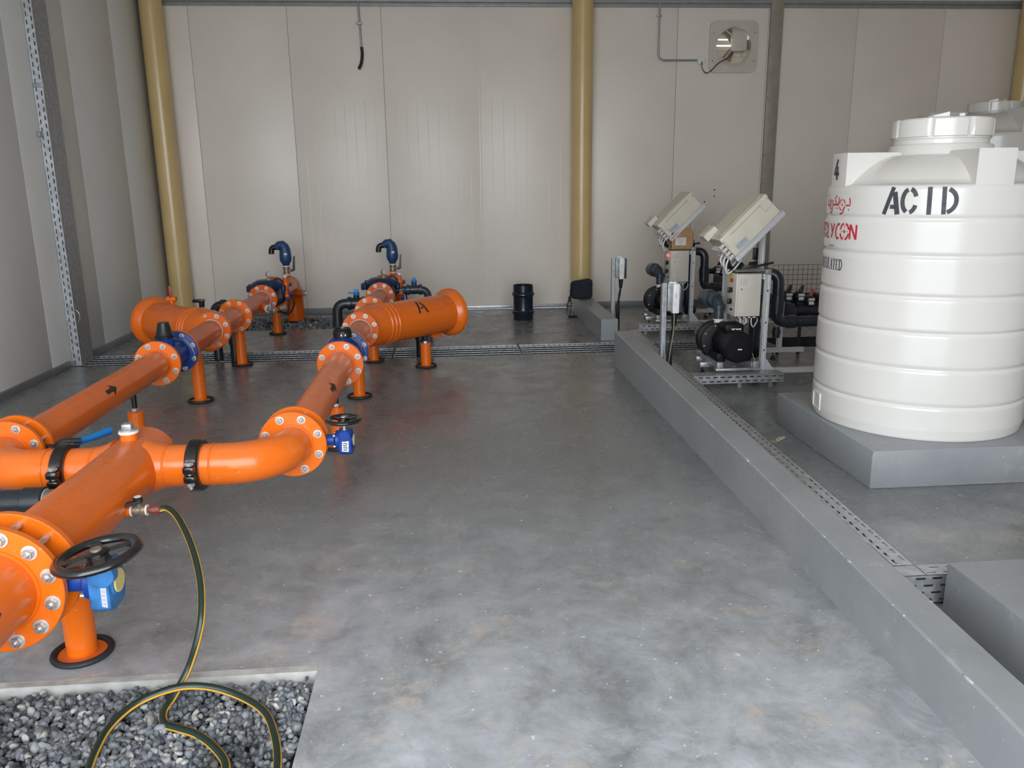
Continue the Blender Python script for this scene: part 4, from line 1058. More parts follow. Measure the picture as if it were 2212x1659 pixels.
ribbon(g, f, [(-.106, .056), (-.106, .014), (-.150, .014)], w); ribbon(g, f, [(-.122, .014), (-.122, .026)], w); ribbon(g, f, [(-.128, -.006), (-.122, -.004)], .008); ribbon(g, f, [(-.116, -.005), (-.111, -.003)], .008)
ribbon(g, f, [(-.132, .066), (-.152, .042), (-.136, .026), (-.146, .014), (-.178, .014)], w)
target(g, f, -.198, .014, .022, .026, .007); ribbon(g, f, [(-.180, .004), (-.186, -.020), (-.198, -.030), (-.214, -.030)], w)
ribbon(g, f, [(-.226, .046), (-.226, .020), (-.240, .006), (-.258, .010), (-.266, .036)], w); ribbon(g, f, [(-.248, .060), (-.243, .064)], .011)
mk('logo_arabic', g, REDPRINT, tank, 0)
f = tankmap(TX, TY, math.radians(176.5), 1.205); g = G()
for i in range(9): ribbon(g, f, [(i*.0075-.02, 0), (i*.0075-.02, .010)], .004)
ribbon(g, f, [(-.022, .0), (.044, .0)], .003); mk('small_print', g, INKG, tank, 0)
# INSULATED in narrow serif capitals
f = tankmap(TX, TY, math.radians(-169.4), 1.079); g = G(); h = .059; tk, tn = .0075, .0030
def ser(x, y, w_=.012): ribbon(g, f, [(x-w_/2, y), (x+w_/2, y)], .0028)
def LI(x): ribbon(g, f, [(x, 0), (x, h)], tk); ser(x, 0); ser(x, h)
def LN(x): ribbon(g, f, [(x-.011, 0), (x-.011, h)], tn); ribbon(g, f, [(x-.012, h), (x+.010, 0)], tk); ribbon(g, f, [(x+.010, 0), (x+.010, h)], tn); ser(x-.011, 0); ser(x-.012, h); ser(x+.010, h)
def LS(x): ribbon(g, f, arcp(x, h*.73, .009, h*.25, 50, 250, 8)+arcp(x, h*.27, .009, h*.25, 70, -130, 8), tk*.8)
def LU(x): ribbon(g, f, [(x-.010, h), (x-.010, .016)]+arcp(x, .014, .010, .013, 190, 350, 8)+[(x+.010, h)], tk*.75); ser(x-.010, h); ser(x+.010, h)
def LL(x): ribbon(g, f, [(x-.007, 0), (x-.007, h)], tk); ser(x-.007, h); ribbon(g, f, [(x-.011, .001), (x+.011, .001)], .003); ribbon(g, f, [(x+.011, 0), (x+.012, .014)], tn)
def LA(x): ribbon(g, f, [(x-.011, 0), (x, h)], tn); ribbon(g, f, [(x, h), (x+.010, 0)], tk); ribbon(g, f, [(x-.007, .020), (x+.006, .020)], tn); ser(x-.011, 0, .009); ser(x+.010, 0)
def LT(x): ribbon(g, f, [(x, 0), (x, h)], tk); ser(x, 0); ribbon(g, f, [(x-.013, h-.001), (x+.013, h-.001)], .003); ribbon(g, f, [(x-.0125, h), (x-.0125, h-.012)], tn); ribbon(g, f, [(x+.0125, h), (x+.0125, h-.012)], tn)
def LE(x): ribbon(g, f, [(x-.007, 0), (x-.007, h)], tk); ribbon(g, f, [(x-.011, .001), (x+.010, .001)], .003); ribbon(g, f, [(x-.011, h-.001), (x+.009, h-.001)], .003); ribbon(g, f, [(x-.006, h*.5), (x+.004, h*.5)], tn); ribbon(g, f, [(x+.010, 0), (x+.011, .013)], tn); ribbon(g, f, [(x+.009, h), (x+.009, h-.011)], tn)
def LD(x): ribbon(g, f, [(x-.009, 0), (x-.009, h)], tk); ser(x-.010, 0); ser(x-.010, h); ribbon(g, f, [(x-.008, h-.001)]+arcp(x-.004, h/2, .016, h/2-.002, 80, -80, 12)+[(x-.008, .001)], tk*.8)
for k, fn in enumerate((LD, LE, LT, LA, LL, LU, LS, LN, LI)): fn(-.016-k*.0315)
mk('small_lettering', g, INK, tank, 0)
# square moulded outlet pad near the foot
f = tankmap(TX, TY, math.radians(173), .252); g = G()

for (ua, va), (ub, vb) in (((-.06, 0), (.06, .007)), ((-.06, .093), (.06, .100)), ((-.06, 0), (-.053, .1)), ((.053, 0), (.06, .1))):
    k_ = 6 if ub-ua > .05 else 1
    for i in range(k_):
        u0_, u1_ = ua+(ub-ua)*i/k_, ua+(ub-ua)*(i+1)/k_
        g.prism([f(u0_, va, -.004), f(u1_, va, -.004), f(u1_, vb, -.004), f(u0_, vb, -.004)], f((u0_+u1_)/2, va, .008)-f((u0_+u1_)/2, va, -.004))
mk('outlet_pad', g, TANK, tank, 0)
# glyph on the rear tank
g = G()
def f2(u, v, off):
    a = math.radians(-147)+u/.75; r = .7475+off; return Vector((5.78+r*math.cos(a), 8.55+r*math.sin(a), 1.98+v))
ribbon(g, f2, [(-.02, .045), (-.02, 0), (.03, 0), (.03, .05)], .012); ribbon(g, f2, [(.0, .07), (.01, .075)], .014); ribbon(g, f2, [(-.03, -.03), (.05, -.03)], .012); mk('logo_mark', g, REDPRINT, tank_b, 0)

# ================================================================== SLOTTED TRAYS
def slotted(g, o, U, V, N_, L_, h, rows, pitch=.050, slot=.028, sh=.007, th=.0015, first=.5):
    """sheet face with staggered punched slots, built from solid strips"""
    o = Vector(o); U = Vector(U).normalized(); V = Vector(V).normalized(); N_ = Vector(N_).normalized()
    def bx(u0, u1, v0, v1):
        if u1-u0 < 1e-4 or v1-v0 < 1e-4: return
        p = [o+U*u0+V*v0, o+U*u1+V*v0, o+U*u1+V*v1, o+U*u0+V*v1]; g.prism(p, -N_*th)
    cs = [h*(i+first)/(rows-1+2*first) for i in range(rows)]; prev = 0
    for i, c in enumerate(cs):
        bx(0, L_, prev, c-sh/2); prev = c+sh/2
        u = 0; s = .012+(pitch/2 if i % 2 else 0)
        while s+slot < L_:
            bx(u, s, c-sh/2, c+sh/2); u = s+slot; s += pitch
        bx(u, L_, c-sh/2, c+sh/2)
    bx(0, L_, prev, h)
def tray_run(parent, p0, p1, wd, h, z0, rows_side=3, rows_top=2, side=-1, m=GALV, nm='tray_section'):
    """closed slotted trunking between two floor points; wd is to the right of travel"""
    p0 = Vector((p0[0], p0[1], z0)); p1 = Vector((p1[0], p1[1], z0)); U = (p1-p0).normalized(); S = Vector((U.y, -U.x, 0)); Z = Vector((0, 0, 1)); L_ = (p1-p0).length
    g = G(); slotted(g, p0, U, Z, -S, L_, h, rows_side, .062, .038, .011); slotted(g, p0+S*wd, U, Z, S, L_, h, rows_side, .062, .038, .011)
    slotted(g, p0+Z*h, U, S, Z, L_, wd, rows_top, .062, .038, .010)
    g.prism([p0, p0+U*L_, p0+U*L_+S*wd, p0+S*wd], Z*.0015)
    return mk(nm, g, m, parent, 0)
t = thing('cable_tray', 'galvanised slotted cable tray running along the long kerb and turning right', 'cable tray', (1.8, 5.0, 0))
path = [(1.905-.085, 8.02), (1.858-.085, 6.64), (1.805-.085, 4.75), (1.778-.085, 3.70), (1.745-.085, 2.725)]
for a, b in zip(path, path[1:]): tray_run(t, (b[0], b[1]+.003), (a[0], a[1]-.003), .085, .115, .012, 3, 2)
g = G(); slotted(g, (1.742-.085, 2.640, .012), (1, 0, 0), (0, 0, 1), (0, -1, 0), .50, .115, 4, .066, .038, .008); slotted(g, (1.742, 2.640, .127), (1, 0, 0), (0, 1, 0), (0, 0, 1), .9, .080, 2, .066, .038, .006)
g.box((1.742-.085, 2.720, .012), (3.2, 2.7215, .127)); g.box((1.742-.085, 2.64, .012), (3.2, 2.72, .014)); g.box((2.6, 2.64, .1255), (3.2, 2.72, .127)); g.box((2.13, 2.64, .012), (3.2, 2.6415, .127)); g.box((1.742-.085, 2.64, .1255), (1.745, 2.7215, .127)); mk('tray_section', g, GALV, t, 0)
for i, (x, y) in enumerate(((1.80, 7.6), (1.762, 6.1), (1.715, 4.55), (1.688, 3.72), (1.665, 2.95))):
    g = G(); g.box((x-.02, y-.03, .10), (x+.0, y+.035, .134), .002); g.box((x-.035, y-.02, 0), (x+.0, y+.02, .012)); mk('clip', g, WHITE if i in (0, 1, 2) else GALV, t)
for c, lb_ in (((1.80, 4.28, .130), 'loose yellow green earth wire end on the cable tray beside the long kerb'), ((2.18, 2.68, .130), 'loose yellow green earth wire end on the cable tray at the right frame edge')):
    g = G(); c = Vector(c); g.tube(smoothpath([c, c+Vector((.01, -.05, .012)), c+Vector((.05, -.06, .035)), c+Vector((.065, -.02, .03)), c+Vector((.03, .0, .006))], 6), .0025, 6)
    solo('earth_wire', lb_, 'wire', g, GREENY, None, c)
# left wall: tall slotted tray standing in the corner by the grating
t = thing('cable_tray', 'tall galvanised slotted cable tray standing against the left wall', 'cable tray', (XL+.045, 7.7, 0))
g = G(); slotted(g, (XL+.004, 7.60, .0), (0, 0, 1), (1, 0, 0), (0, -1, 0), 4.3, .080, 2, .066, .036, .009); mk('front_face', g, GALV, t, 0)
g = G(); g.box((XL+.0825, 7.60, 0), (XL+.084, 7.86, 4.3)); g.box((XL+.004, 7.8585, 0), (XL+.084, 7.86, 4.3)); mk('side_face', g, GALVD, t, 0)
g = G(); g.box((XL+.003, 7.592, 2.42), (XL+.088, 7.60, 2.46), .002); g.box((XL+.084, 7.60, 2.40), (XL+.088, 7.70, 2.47), .002); g.box((XL+.003, 7.54, 2.02), (XL+.03, 7.60, 2.06), .003); mk_each('joint_plate', g, GALVD, t)
g = G(); g.tube(smoothpath([(XL+.07, 7.597, .50), (XL+.10, 7.58, .52), (XL+.13, 7.58, .48), (XL+.12, 7.585, .42), (XL+.09, 7.595, .41)], 6), .003, 6); mk('cable_loop', g, GALV, t)

# ================================================================== DOSING PUMP SKIDS
OFF = (.135, 2.40, 0)
originals = []
def item(name, label, cat, loc, group=None): t = thing(name, label, cat, loc, group); originals.append(t); return t
def profile(g, p0, p1, s=.040):
    """square aluminium extrusion with a groove in every face"""
    p0 = Vector(p0); p1 = Vector(p1); a, u, v = basis(p1-p0); h = s/2; q = s*.11; d = s*.16
    P = []
    for k in range(4):
        c, n = [(u, v), (v, -u), (-u, -v), (-v, u)][k]
        P += [c*-h*0+(c*h-n*-h)*1 if False else c*h+n*-h, c*h+n*-q, c*(h-d)+n*-q, c*(h-d)+n*q, c*h+n*q]
    n0 = len(P); vs = [p0+p for p in P]+[p1+p for p in P]
    fs = [(i, (i+1) % n0, n0+(i+1) % n0, n0+i) for i in range(n0)]+[tuple(reversed(range(n0))), tuple(n0+i for i in range(n0))]
    return g.add(vs, fs)
# frame of profiles
sk = item('pump_skid', 'aluminium profile skid frame of the nearer dosing station, beside the ACID tank', 'pump skid', (2.5, 6.5, 0), 'dosing pump skids')
PY = 6.16
for nm, p0, p1 in (('post', (2.476, PY, .10), (2.482, PY, .865)), ('post', (2.30, 6.60, .10), (2.30, 6.60, .92)), ('post', (2.555, 6.50, .86), (2.555, 6.50, 1.20)), ('post', (2.97, 7.02, .10), (2.97, 7.02, .52)),
                   ('rail', (2.44, 6.22, .085), (3.42, 6.22, .085)), ('rail', (2.30, 7.02, .085), (3.20, 7.02, .085)), ('rail', (2.476, 6.18, .088), (2.476, 7.02, .088)), ('rail', (2.30, 6.30, .088), (2.30, 7.0, .088)), ('top_rail', (2.476, 6.18, .845), (2.476, 6.66, .845)), ('top_rail', (2.28, 6.62, .845), (2.46, 6.62, .845))):
    g = G(); profile(g, p0, p1); mk(nm, g, ALU, sk, 0)
g = G(); g.box((2.456, PY-.022, .865), (2.504, PY+.022, .905), .004); mk('post_cap', g, GALVD, sk)
g = G()
for z in (.74, .49, .27): g.cyl((2.478, PY-.026, z), (2.478, PY-.018, z), .006, n=8)
mk_each('cap_screw', g, BLACK, sk)
g = G(); g.prism([(2.498, PY-.015, .105), (2.575, PY-.015, .105), (2.498, PY-.015, .205)], (0, .03, 0)); mk('gusset', g, ALU, sk)
for x, y in ((2.62, 6.22), (3.3, 6.22), (2.40, 7.02), (2.92, 7.02), (2.12, 6.55)):
    g = G(); g.cyl((x, y, 0), (x, y, .03), .026, .014, n=16); g.cyl((x, y, .025), (x, y, .07), .006, n=10); mk('foot', g, RUBBER, sk)
g = G(); g.box((2.080, 6.08, .145), (2.118, 6.62, .185), .002); g.box((2.362, 6.08, .145), (2.400, 6.62, .185), .002); g.box((2.07, 6.06, .128), (2.43, 6.11, .146), .002); g.box((2.06, 6.53, .110), (2.43, 6.59, .146), .003); g.box((2.02, 6.30, .108), (2.12, 6.36, .146), .003); mk_each('pump_bed', g, GALV, sk)
for x in (2.10, 2.39):
    g = G(); g.box((x-.025, 6.052, .145), (x+.025, 6.10, .197), .004); mk('bed_end', g, GALVD, sk)
g = G(); g.box((2.23, 6.18, .888), (2.50, 6.66, .893)); mk('top_plate', g, GALVD, sk)
# front slotted tray of the skid
tr = item('cable_tray', 'short slotted cable tray in front of the nearer black pump', 'cable tray', (2.25, 6.05, 0), 'slotted trays at the pump skids')
g = G(); slotted(g, (1.87, 5.985, .045), (1, 0, 0), (0, 0, 1), (0, -1, 0), .72, .066, 2, .058, .034, .011); g.box((1.87, 5.985, .1095), (2.59, 6.10, .111)); g.box((1.87, 5.987, .045), (2.59, 6.10, .0465)); g.box((2.5885, 5.985, .045), (2.59, 6.10, .111)); mk('tray_section', g, GALV, tr, 0)
g = G()
for x in (1.95, 2.25, 2.5): g.box((x-.015, 6.02, 0), (x+.015, 6.07, .046))
mk_each('bracket', g, GALVD, tr)
# pump and motor
pm = item('electric_pump', 'black electric pump with round fan cover on the nearer skid', 'pump', (2.24, 6.3, .13), 'black electric pumps')
mx, mz = 2.242, .312
g = G(); g.lathe([(.05, 0), (.105, .002), (.125, .02), (.126, .09), (.122, .095)], (mx, 6.045, mz), (0, 1, 0), 48); mk('fan_cover', g, MOTORB, pm)
g = G()
for i in range(7):
    r = .018+.0145*i; g.torus((mx, 6.046, mz), (0, 1, 0), r, .0025, 36, 6)
for i in range(8):
    a = PI*i/8; d = Vector((math.cos(a), 0, math.sin(a)))*.105; g.cyl(Vector((mx, 6.046, mz))-d, Vector((mx, 6.046, mz))+d, .002, n=6)
mk('grille', g, MOTORB, pm)
g = G(); g.cyl((mx, 6.13, mz), (mx, 6.36, mz), .116, n=48)
for i in range(28):
    a = 2*PI*i/28; d = Vector((math.cos(a), 0, math.sin(a))); e = Vector((-d.z, 0, d.x))*.003; c = Vector((mx, 6.14, mz))
    g.prism([c+d*.112-e, c+d*.128-e, c+d*.128+e, c+d*.112+e], (0, .20, 0))
mk('motor_body', g, MOTORB, pm)
g = G(); g.box((mx-.075, 6.16, mz+.10), (mx+.075, 6.33, mz+.165), .012); mk('terminal_box', g, MOTORB, pm)
g = G(); g.add([(mx-.03, 6.1595, mz+.120), (mx+.05, 6.1595, mz+.120), (mx+.05, 6.1595, mz+.132), (mx-.03, 6.1595, mz+.132)], [(0, 1, 2, 3)]); g.box((mx-.012, 6.040, mz-.018), (mx+.022, 6.044, mz-.008), .001); mk('name_plate', g, PAPER, pm, 0)
g = G(); g.lathe([(.11, 0), (.142, .01), (.142, .05), (.12, .06), (.118, .10), (.142, .11), (.146, .16), (.10, .17)], (mx-.055, 6.36, mz-.0), (0, 1, 0), 44); cs = mk('pump_casing', g, MOTORB, pm)
g = G(); g.lathe([(.121, .061), (.1215, .062), (.1215, .098), (.121, .099)], (mx-.055, 6.36, mz), (0, 1, 0), 44); mk('lantern_band', g, PUMPBAND, pm)
g = G()
for i in range(8):
    a = 2*PI*i/8+.3; c = Vector((mx-.055+.130*math.cos(a), 6.352, mz+.130*math.sin(a))); g.cyl(c, c+Vector((0, .02, 0)), .007, n=8)
mk_each('casing_bolt', g, BOLT, pm)
g = G(); g.box((mx-.14, 6.14, .183), (mx-.07, 6.34, .25), .006); g.box((mx+.07, 6.14, .183), (mx+.14, 6.34, .25), .006); g.box((mx-.15, 6.40, .183), (mx+.03, 6.50, .23), .006); mk_each('pump_foot', g, MOTORB, pm)
# suction pipe from the pump up to a big union
sp = item('suction_pipe', 'grey PVC pipe with big union rising from the nearer black pump', 'pvc pipe', (2.185, 6.44, .44), 'pump suction pipes')
g = G(); px, py = 2.20, 6.44; g.tube(bendpath([(px, py, .475), (px, py, .625), (px-.03, py+.22, .625)], .07), .040, 28); g.cyl((px, py, .555), (px, py, .60), .050, n=28, bev=.004); mk('elbow', g, PVC, sp)
g = G(); a = Vector((-.13, .99, 0)).normalized(); g.lathe([(.042, 0), (.058, .004), (.062, .02), (.062, .07), (.074, .08), (.076, .12), (.070, .13), (.070, .19), (.05, .2)], (px-.008, py+.06, .625), a, 36); mk('union', g, PVC, sp)
g = G(); g.cyl((px, py, .440), (px, py, .478), .034, n=20); g.cyl((px, py, .474), (px, py, .482), .043, n=24); mk('nipple', g, WHITETAPE, sp)
# control cabinet on the post
cb = item('control_cabinet', 'beige control cabinet with yellow sticker and switches on the nearer skid', 'control cabinet', (2.34, 6.3, .53), 'control cabinets on the skids')
X0, X1, Y0, Y1, ZA, ZB = 2.250, 2.450, 6.205, 6.46, .530, .868
g = G(); g.box((X0, Y0, ZA), (X1, Y1, ZB), .006); mk('housing', g, CABINET, cb)
g = G(); g.box((X0+.012, Y0-.012, ZA+.004), (X1-.002, Y0-.001, ZB-.002), .004); dr = mk('door', g, CABINET, cb)
for z in (ZB-.055, ZA+.05):
    g = G(); g.box((X0+.024, Y0-.0145, z-.026), (X0+.078, Y0-.0115, z+.024), .001); g.cyl((X0+.026, Y0-.014, z-.03), (X0+.026, Y0-.014, z+.03), .004, n=8); mk('hinge', g, CABINET, dr)
g = G(); g.cyl((X0+.040, Y0-.016, ZB-.12), (X0+.040, Y0-.011, ZB-.12), .008, n=6); mk('door_lock', g, GALVD, dr)
xs = X0-.001
g = G(); g.cyl((xs, Y0+.075, ZB-.055), (xs-.02, Y0+.075, ZB-.055), .014, n=18, bev=.003); mk('red_button', g, RED, cb)
g = G(); g.box((xs-.0015, Y0+.095, ZB-.075), (xs, Y0+.16, ZB-.005)); mk('warning_sticker', g, YELLOWS, cb)
for z in (ZB-.135, ZB-.225):
    g = G(); g.cyl((xs, Y0+.09, z), (xs-.012, Y0+.09, z), .020, n=18); g.box((xs-.034, Y0+.08, z-.022), (xs-.01, Y0+.10, z+.022), .004); mk('rotary_switch', g, BLACK, cb)
    g = G(); g.box((xs-.001, Y0+.05, z-.012), (xs, Y0+.068, z+.012)); mk('switch_plate', g, PAPER, cb)
g = G(); g.box((xs-.001, Y0+.045, ZA+.03), (xs, Y0+.125, ZA+.068)); pl = mk('name_plate', g, PAPER, cb)
g = G(); g.box((xs-.0016, Y0+.055, ZA+.038), (xs-.001, Y0+.115, ZA+.058)); mk('plate_print', g, INK, pl)
g = G()
for i in range(4): g.cyl((X0+.06+.04*i, Y0+.06, ZA), (X0+.06+.04*i, Y0+.06, ZA-.022), .012, n=12, bev=.002)
mk_each('cable_gland', g, GLAND, cb)
g = G()
for i, (dx, dz) in enumerate(((.01, -.10), (-.03, -.06), (.03, -.08))): c = Vector((X0+.07+.045*i, Y0+.06, ZA-.02)); g.tube(smoothpath([c, c+Vector((0, 0, -.04)), c+Vector((dx, .03, dz)), c+Vector((dx+.05, .08, dz+.04)), c+Vector((dx+.06, .12, -.02))], 5), .005, 8)
mk_each('cable', g, WHITE, cb)
# tilted irrigation controller
ct = item('controller_box', 'big beige controller box tilted on the nearer skid, nearest the ACID tank', 'controller', (2.35, 6.4, 1.0), 'tilted controllers on the skids')
o = Vector((2.262, 6.20, .972)); U = Vector((.335, 0, .336)).normalized(); W = Vector((-U.z, 0, U.x))      # U up the slope, W out of the lid
def TP(u, y, w): return o+U*u+W*w+Vector((0, y, 0))
def tbox(g, u0, u1, y0, y1, w0, w1):
    vs = [TP(u, y, w) for w in (w0, w1) for y in (y0, y1) for u in (u0, u1)]
    g.add(vs, [(0, 2, 3, 1), (4, 5, 7, 6), (0, 1, 5, 4), (2, 6, 7, 3), (0, 4, 6, 2), (1, 3, 7, 5)])
g = G(); tbox(g, 0, .476, 0, .36, .044, .192); h_ = mk('housing', g, CTRL, ct)
bv = h_.modifiers.new('bevel', 'BEVEL'); bv.width = .006; bv.segments = 2
g = G(); tbox(g, -.006, .482, -.006, .366, .194, .232); ld = mk('lid', g, CTRL, ct); bv = ld.modifiers.new('bevel', 'BEVEL'); bv.width = .006; bv.segments = 2
g = G(); tbox(g, .03, .44, .03, .33, .2325, .236); mk('front_panel', g, CTRL, ld)
for u in (.045, .425):
    g = G(); tbox(g, u-.034, u+.034, -.012, -.002, .135, .205); mk('latch', g, CTRL, ct)
g = G(); tbox(g, -.035, .085, .22, .365, .225, .278); kp = mk('display_hood', g, CTRL, ld)
g = G(); g.cyl(TP(.025, .29, .278), TP(.025, .29, .282), .05, n=32); mk('display_ring', g, CABINET, kp)
g = G(); profile(g, TP(-.012, .016, .022), TP(.492, .016, .022), .044); profile(g, TP(-.012, .34, .022), TP(.492, .34, .022), .044); mk_each('mounting_rail', g, ALU, ct, 0)
g = G()
for r_ in range(2):
    for i in range(6): c = TP(-.004, .03+.05*i, .055+.075*r_); g.cyl(c, c-U*.020, .016, n=12, bev=.002); g.cyl(c-U*.02, c-U*.040, .020, n=14, bev=.006)
for i in range(4): c = TP(-.004, .012, .06+.038*i); g.cyl(c, c-U*.022, .015, n=12); g.cyl(c-U*.022, c-U*.044, .019, n=12, bev=.005)
mk_each('cable_gland', g, GLAND, ct)
g = G(); g.add([TP(.05, -.001, .06), TP(.16, -.001, .055), TP(.16, -.001, .105), TP(.05, -.001, .11)], [(0, 1, 2, 3)]); sk_ = mk('sticker', g, FADED, ct, 0)
g = G()
for a_, b_ in (((.06, .08), (.075, .08)), ((.09, .085), (.14, .085))): g.add([TP(a_[0], -.002, a_[1]), TP(b_[0], -.002, b_[1]), TP(b_[0]+.005, -.002, b_[1]+.012), TP(a_[0]+.005, -.002, a_[1]+.012)], [(0, 1, 2, 3)])
mk('sticker_print', g, INKG, sk_, 0)
g = G()
for i in range(3): c = TP(-.03, .05+.03*i, .06+.02*i); g.tube(smoothpath([c, c+Vector((-.02, 0, -.06)), c+Vector((-.005+.02*i, .02, -.125)), c+Vector((.05, .03, -.10)), c+Vector((.12, .06, -.03))], 6), .0065, 8)
mk_each('cable', g, WHITE, ct)
g = G(); c = TP(-.03, .1, .06); g.tube(smoothpath([c, c+Vector((.02, 0, -.07)), c+Vector((.09, .05, -.11)), c+Vector((.16, .10, -.07))], 6), .02, 10); mk('cable_bundle', g, BLACK, ct)
# discharge pipe, ladder duct, manifold
dp = item('discharge_pipe', 'dark PVC pipe bend right of the nearer control cabinet', 'pvc pipe', (2.72, 6.5, .40), 'pump discharge pipes')
g = G(); g.tube(bendpath([(2.56, 6.58, .83), (2.715, 6.5, .83), (2.715, 6.5, .43), (3.30, 6.5, .43)], .085, 8), .045, 28); g.cyl((2.715, 6.5, .66), (2.715, 6.5, .50), .052, n=28, bev=.004); g.cyl((2.80, 6.5, .43), (2.88, 6.5, .43), .054, n=28, bev=.004); mk('bend', g, PVCDARK, dp)
g = G(); g.cyl((2.72, 6.5, .39), (2.72, 6.5, .30), .030, n=20); g.cyl((2.72, 6.5, .36), (2.72, 6.5, .33), .036, n=20); mk('drain_stub', g, PVCDARK, dp)
g = G(); g.tube(bendpath([(2.56, 6.58, .83), (2.56, 6.58, .20), (2.64, 6.62, .16)], .06), .045, 24); g.sphere((2.66, 6.80, .14), .075, 20, 12); mk('lower_bend', g, PVCDARK, dp)
g = G(); g.box((2.56, 6.66, .93), (2.62, 6.72, 1.03), .006); g.cyl((2.50, 6.60, .89), (2.62, 6.60, .905), .032, n=16); g.cyl((2.60, 6.62, .90), (2.60, 6.62, .955), .026, n=14, bev=.004); g.tube([(2.30, 6.30, .88), (2.45, 6.40, .90), (2.64, 6.46, .925)], .010, 8); mk('solenoid', g, PVCDARK, dp)
du = item('cable_duct', 'narrow grey slotted cable duct behind the nearer control cabinet', 'cable duct', (2.36, 6.56, .25), 'slotted cable ducts')
g = G(); slotted(g, (2.345, 6.555, .18), (0, 0, 1), (1, 0, 0), (0, -1, 0), .92, .045, 1, .022, .012, .028); g.box((2.345, 6.557, .18), (2.347, 6.59, 1.10)); g.box((2.388, 6.557, .18), (2.390, 6.59, 1.10)); g.box((2.345, 6.588, .18), (2.390, 6.59, 1.10)); mk('duct', g, GALV, du, 0)
mf = item('valve_manifold', 'dark valve manifold with white labels between nearer skid and the ACID tank', 'valve manifold', (3.3, 7.3, .30), 'dosing valve manifolds')
g = G(); g.cyl((2.95, 7.25, .40), (3.62, 7.25, .40), .060, n=24); g.cyl((2.95, 7.40, .50), (3.62, 7.40, .50), .05, n=24); g.lathe([(.05, 0), (.105, .01), (.11, .05), (.09, .09), (.04, .10)], (3.06, 7.18, .40), (0, -1, 0), 24); mk('header', g, PVCDARK, mf)
for i, (x, z) in enumerate(((3.12, .555), (3.235, .55), (3.335, .505))):
    g = G(); g.cyl((x, 7.27, .38), (x, 7.27, z+.03), .036, n=18, bev=.004); g.lathe([(.03, 0), (.050, .006), (.050, .045), (.03, .055)], (x, 7.27, z-.03), (0, 0, 1), 18); g.box((x-.035, 7.20, z-.06), (x+.035, 7.31, z-.025), .008); v_ = mk('solenoid_valve', g, PVCDARK, mf)
    g = G(); g.box((x-.030, 7.196, z-.042), (x+.016, 7.2005, z-.012)); g.box((x-.030, 7.192, z-.004), (x+.022, 7.215, z+.014)); mk('valve_label', g, PAPER, v_)
    g = G(); g.cyl((x+.01, 7.27, z+.02), (x+.03, 7.26, z+.085), .022, .014, n=10); mk('valve_knob', g, BROWN if i < 2 else PINK, v_)
for x in (3.05, 3.25, 3.45, 3.58):
    g = G(); g.cyl((x, 7.24, 0), (x, 7.24, .40), .016, n=10); mk('leg', g, PVCDARK, mf)
g = G(); g.torus((3.30, 7.145, .335), (0, -1, 0), .034, .006, 24, 8); mk('union_ring', g, PINK, mf)
g = G(); g.box((3.0, 7.15, .30), (3.6, 7.35, .36), .02); g.box((3.42, 7.20, .36), (3.60, 7.38, .56), .03); mk('body', g, PVCDARK, mf)
g = G(); g.sphere((3.40, 7.10, .10), .035, 14, 10, (1.2, 1, .8)); g.cyl((3.40, 7.10, 0), (3.40, 7.10, .32), .014, n=10); mk('tap', g, RED, mf)

# the second skid repeats the first further back; each copy gets its own label
NEW = {'pump_skid': 'aluminium profile skid frame of the farther dosing station, near the back wall',
       'cable_tray': 'short slotted cable tray in front of the farther black pump',
       'electric_pump': 'black electric pump on the farther skid, partly hidden behind the switch box post',
       'suction_pipe': 'grey PVC pipe with big union left of the farther control cabinet',
       'control_cabinet': 'beige control cabinet with lit red lamp on the farther skid, under the cardboard box',
       'controller_box': 'beige controller box tilted on the farther skid, behind the cardboard box',
       'discharge_pipe': 'dark PVC pipe bend right of the farther control cabinet',
       'cable_duct': 'narrow grey slotted cable duct behind the farther control cabinet',
       'valve_manifold': 'dark valve manifold behind the tilted controller of the nearer skid'}
for t in originals:
    c = dup_tree(t, None, OFF); c['label'] = NEW[t.name.split('.')[0]]
    if t.name.startswith('control_cabinet'):
        for ch in c.children:
            if ch.name.startswith('red_button'): ch.data = ch.data.copy(); ch.data.materials[0] = lamp; ch['label'] = 'glowing red lamp'
            if ch.name.startswith('warning_sticker'): bpy.data.objects.remove(ch); break

# ladder and other things in the dosing bay
t = thing('cardboard_box', 'open brown cardboard box with white label on the farther control cabinet', 'box', (2.48, 8.70, .875))
bx0, bx1, by0, by1, bz0, bz1 = 2.385, 2.620, 8.60, 8.80, .873, 1.055
g = G()
for lo, hi in (((bx0, by0, bz0), (bx1, by0+.004, bz1)), ((bx0, by1-.004, bz0), (bx1, by1, bz1)), ((bx0, by0, bz0), (bx0+.004, by1, bz1)), ((bx1-.004, by0, bz0), (bx1, by1, bz1)), ((bx0, by0, bz0), (bx1, by1, bz0+.004))): g.box(lo, hi)
mk('carton', g, CARD, t, 0)
g = G(); g.prism([(bx0, by0, bz1), (bx0, by1, bz1), (bx0-.055, by1, bz1+.045), (bx0-.055, by0, bz1+.045)], (.003, 0, .003)); g.prism([(bx0+.01, by0, bz1), (bx1, by0, bz1), (bx1-.008, by0+.025, bz1+.050), (bx0+.02, by0+.025, bz1+.050)], (0, .003, 0)); mk('flap', g, CARD, t, 0)
g = G(); g.box((bx0+.02, by0+.028, bz1+.048), (bx1-.005, by0+.032, bz1+.054)); mk('tape', g, TAPE, t, 0)
g = G(); g.box((bx0+.045, by0-.001, bz0+.050), (bx0+.160, by0, bz0+.130)); lb = mk('label', g, PAPER, t, 0)
g = G()
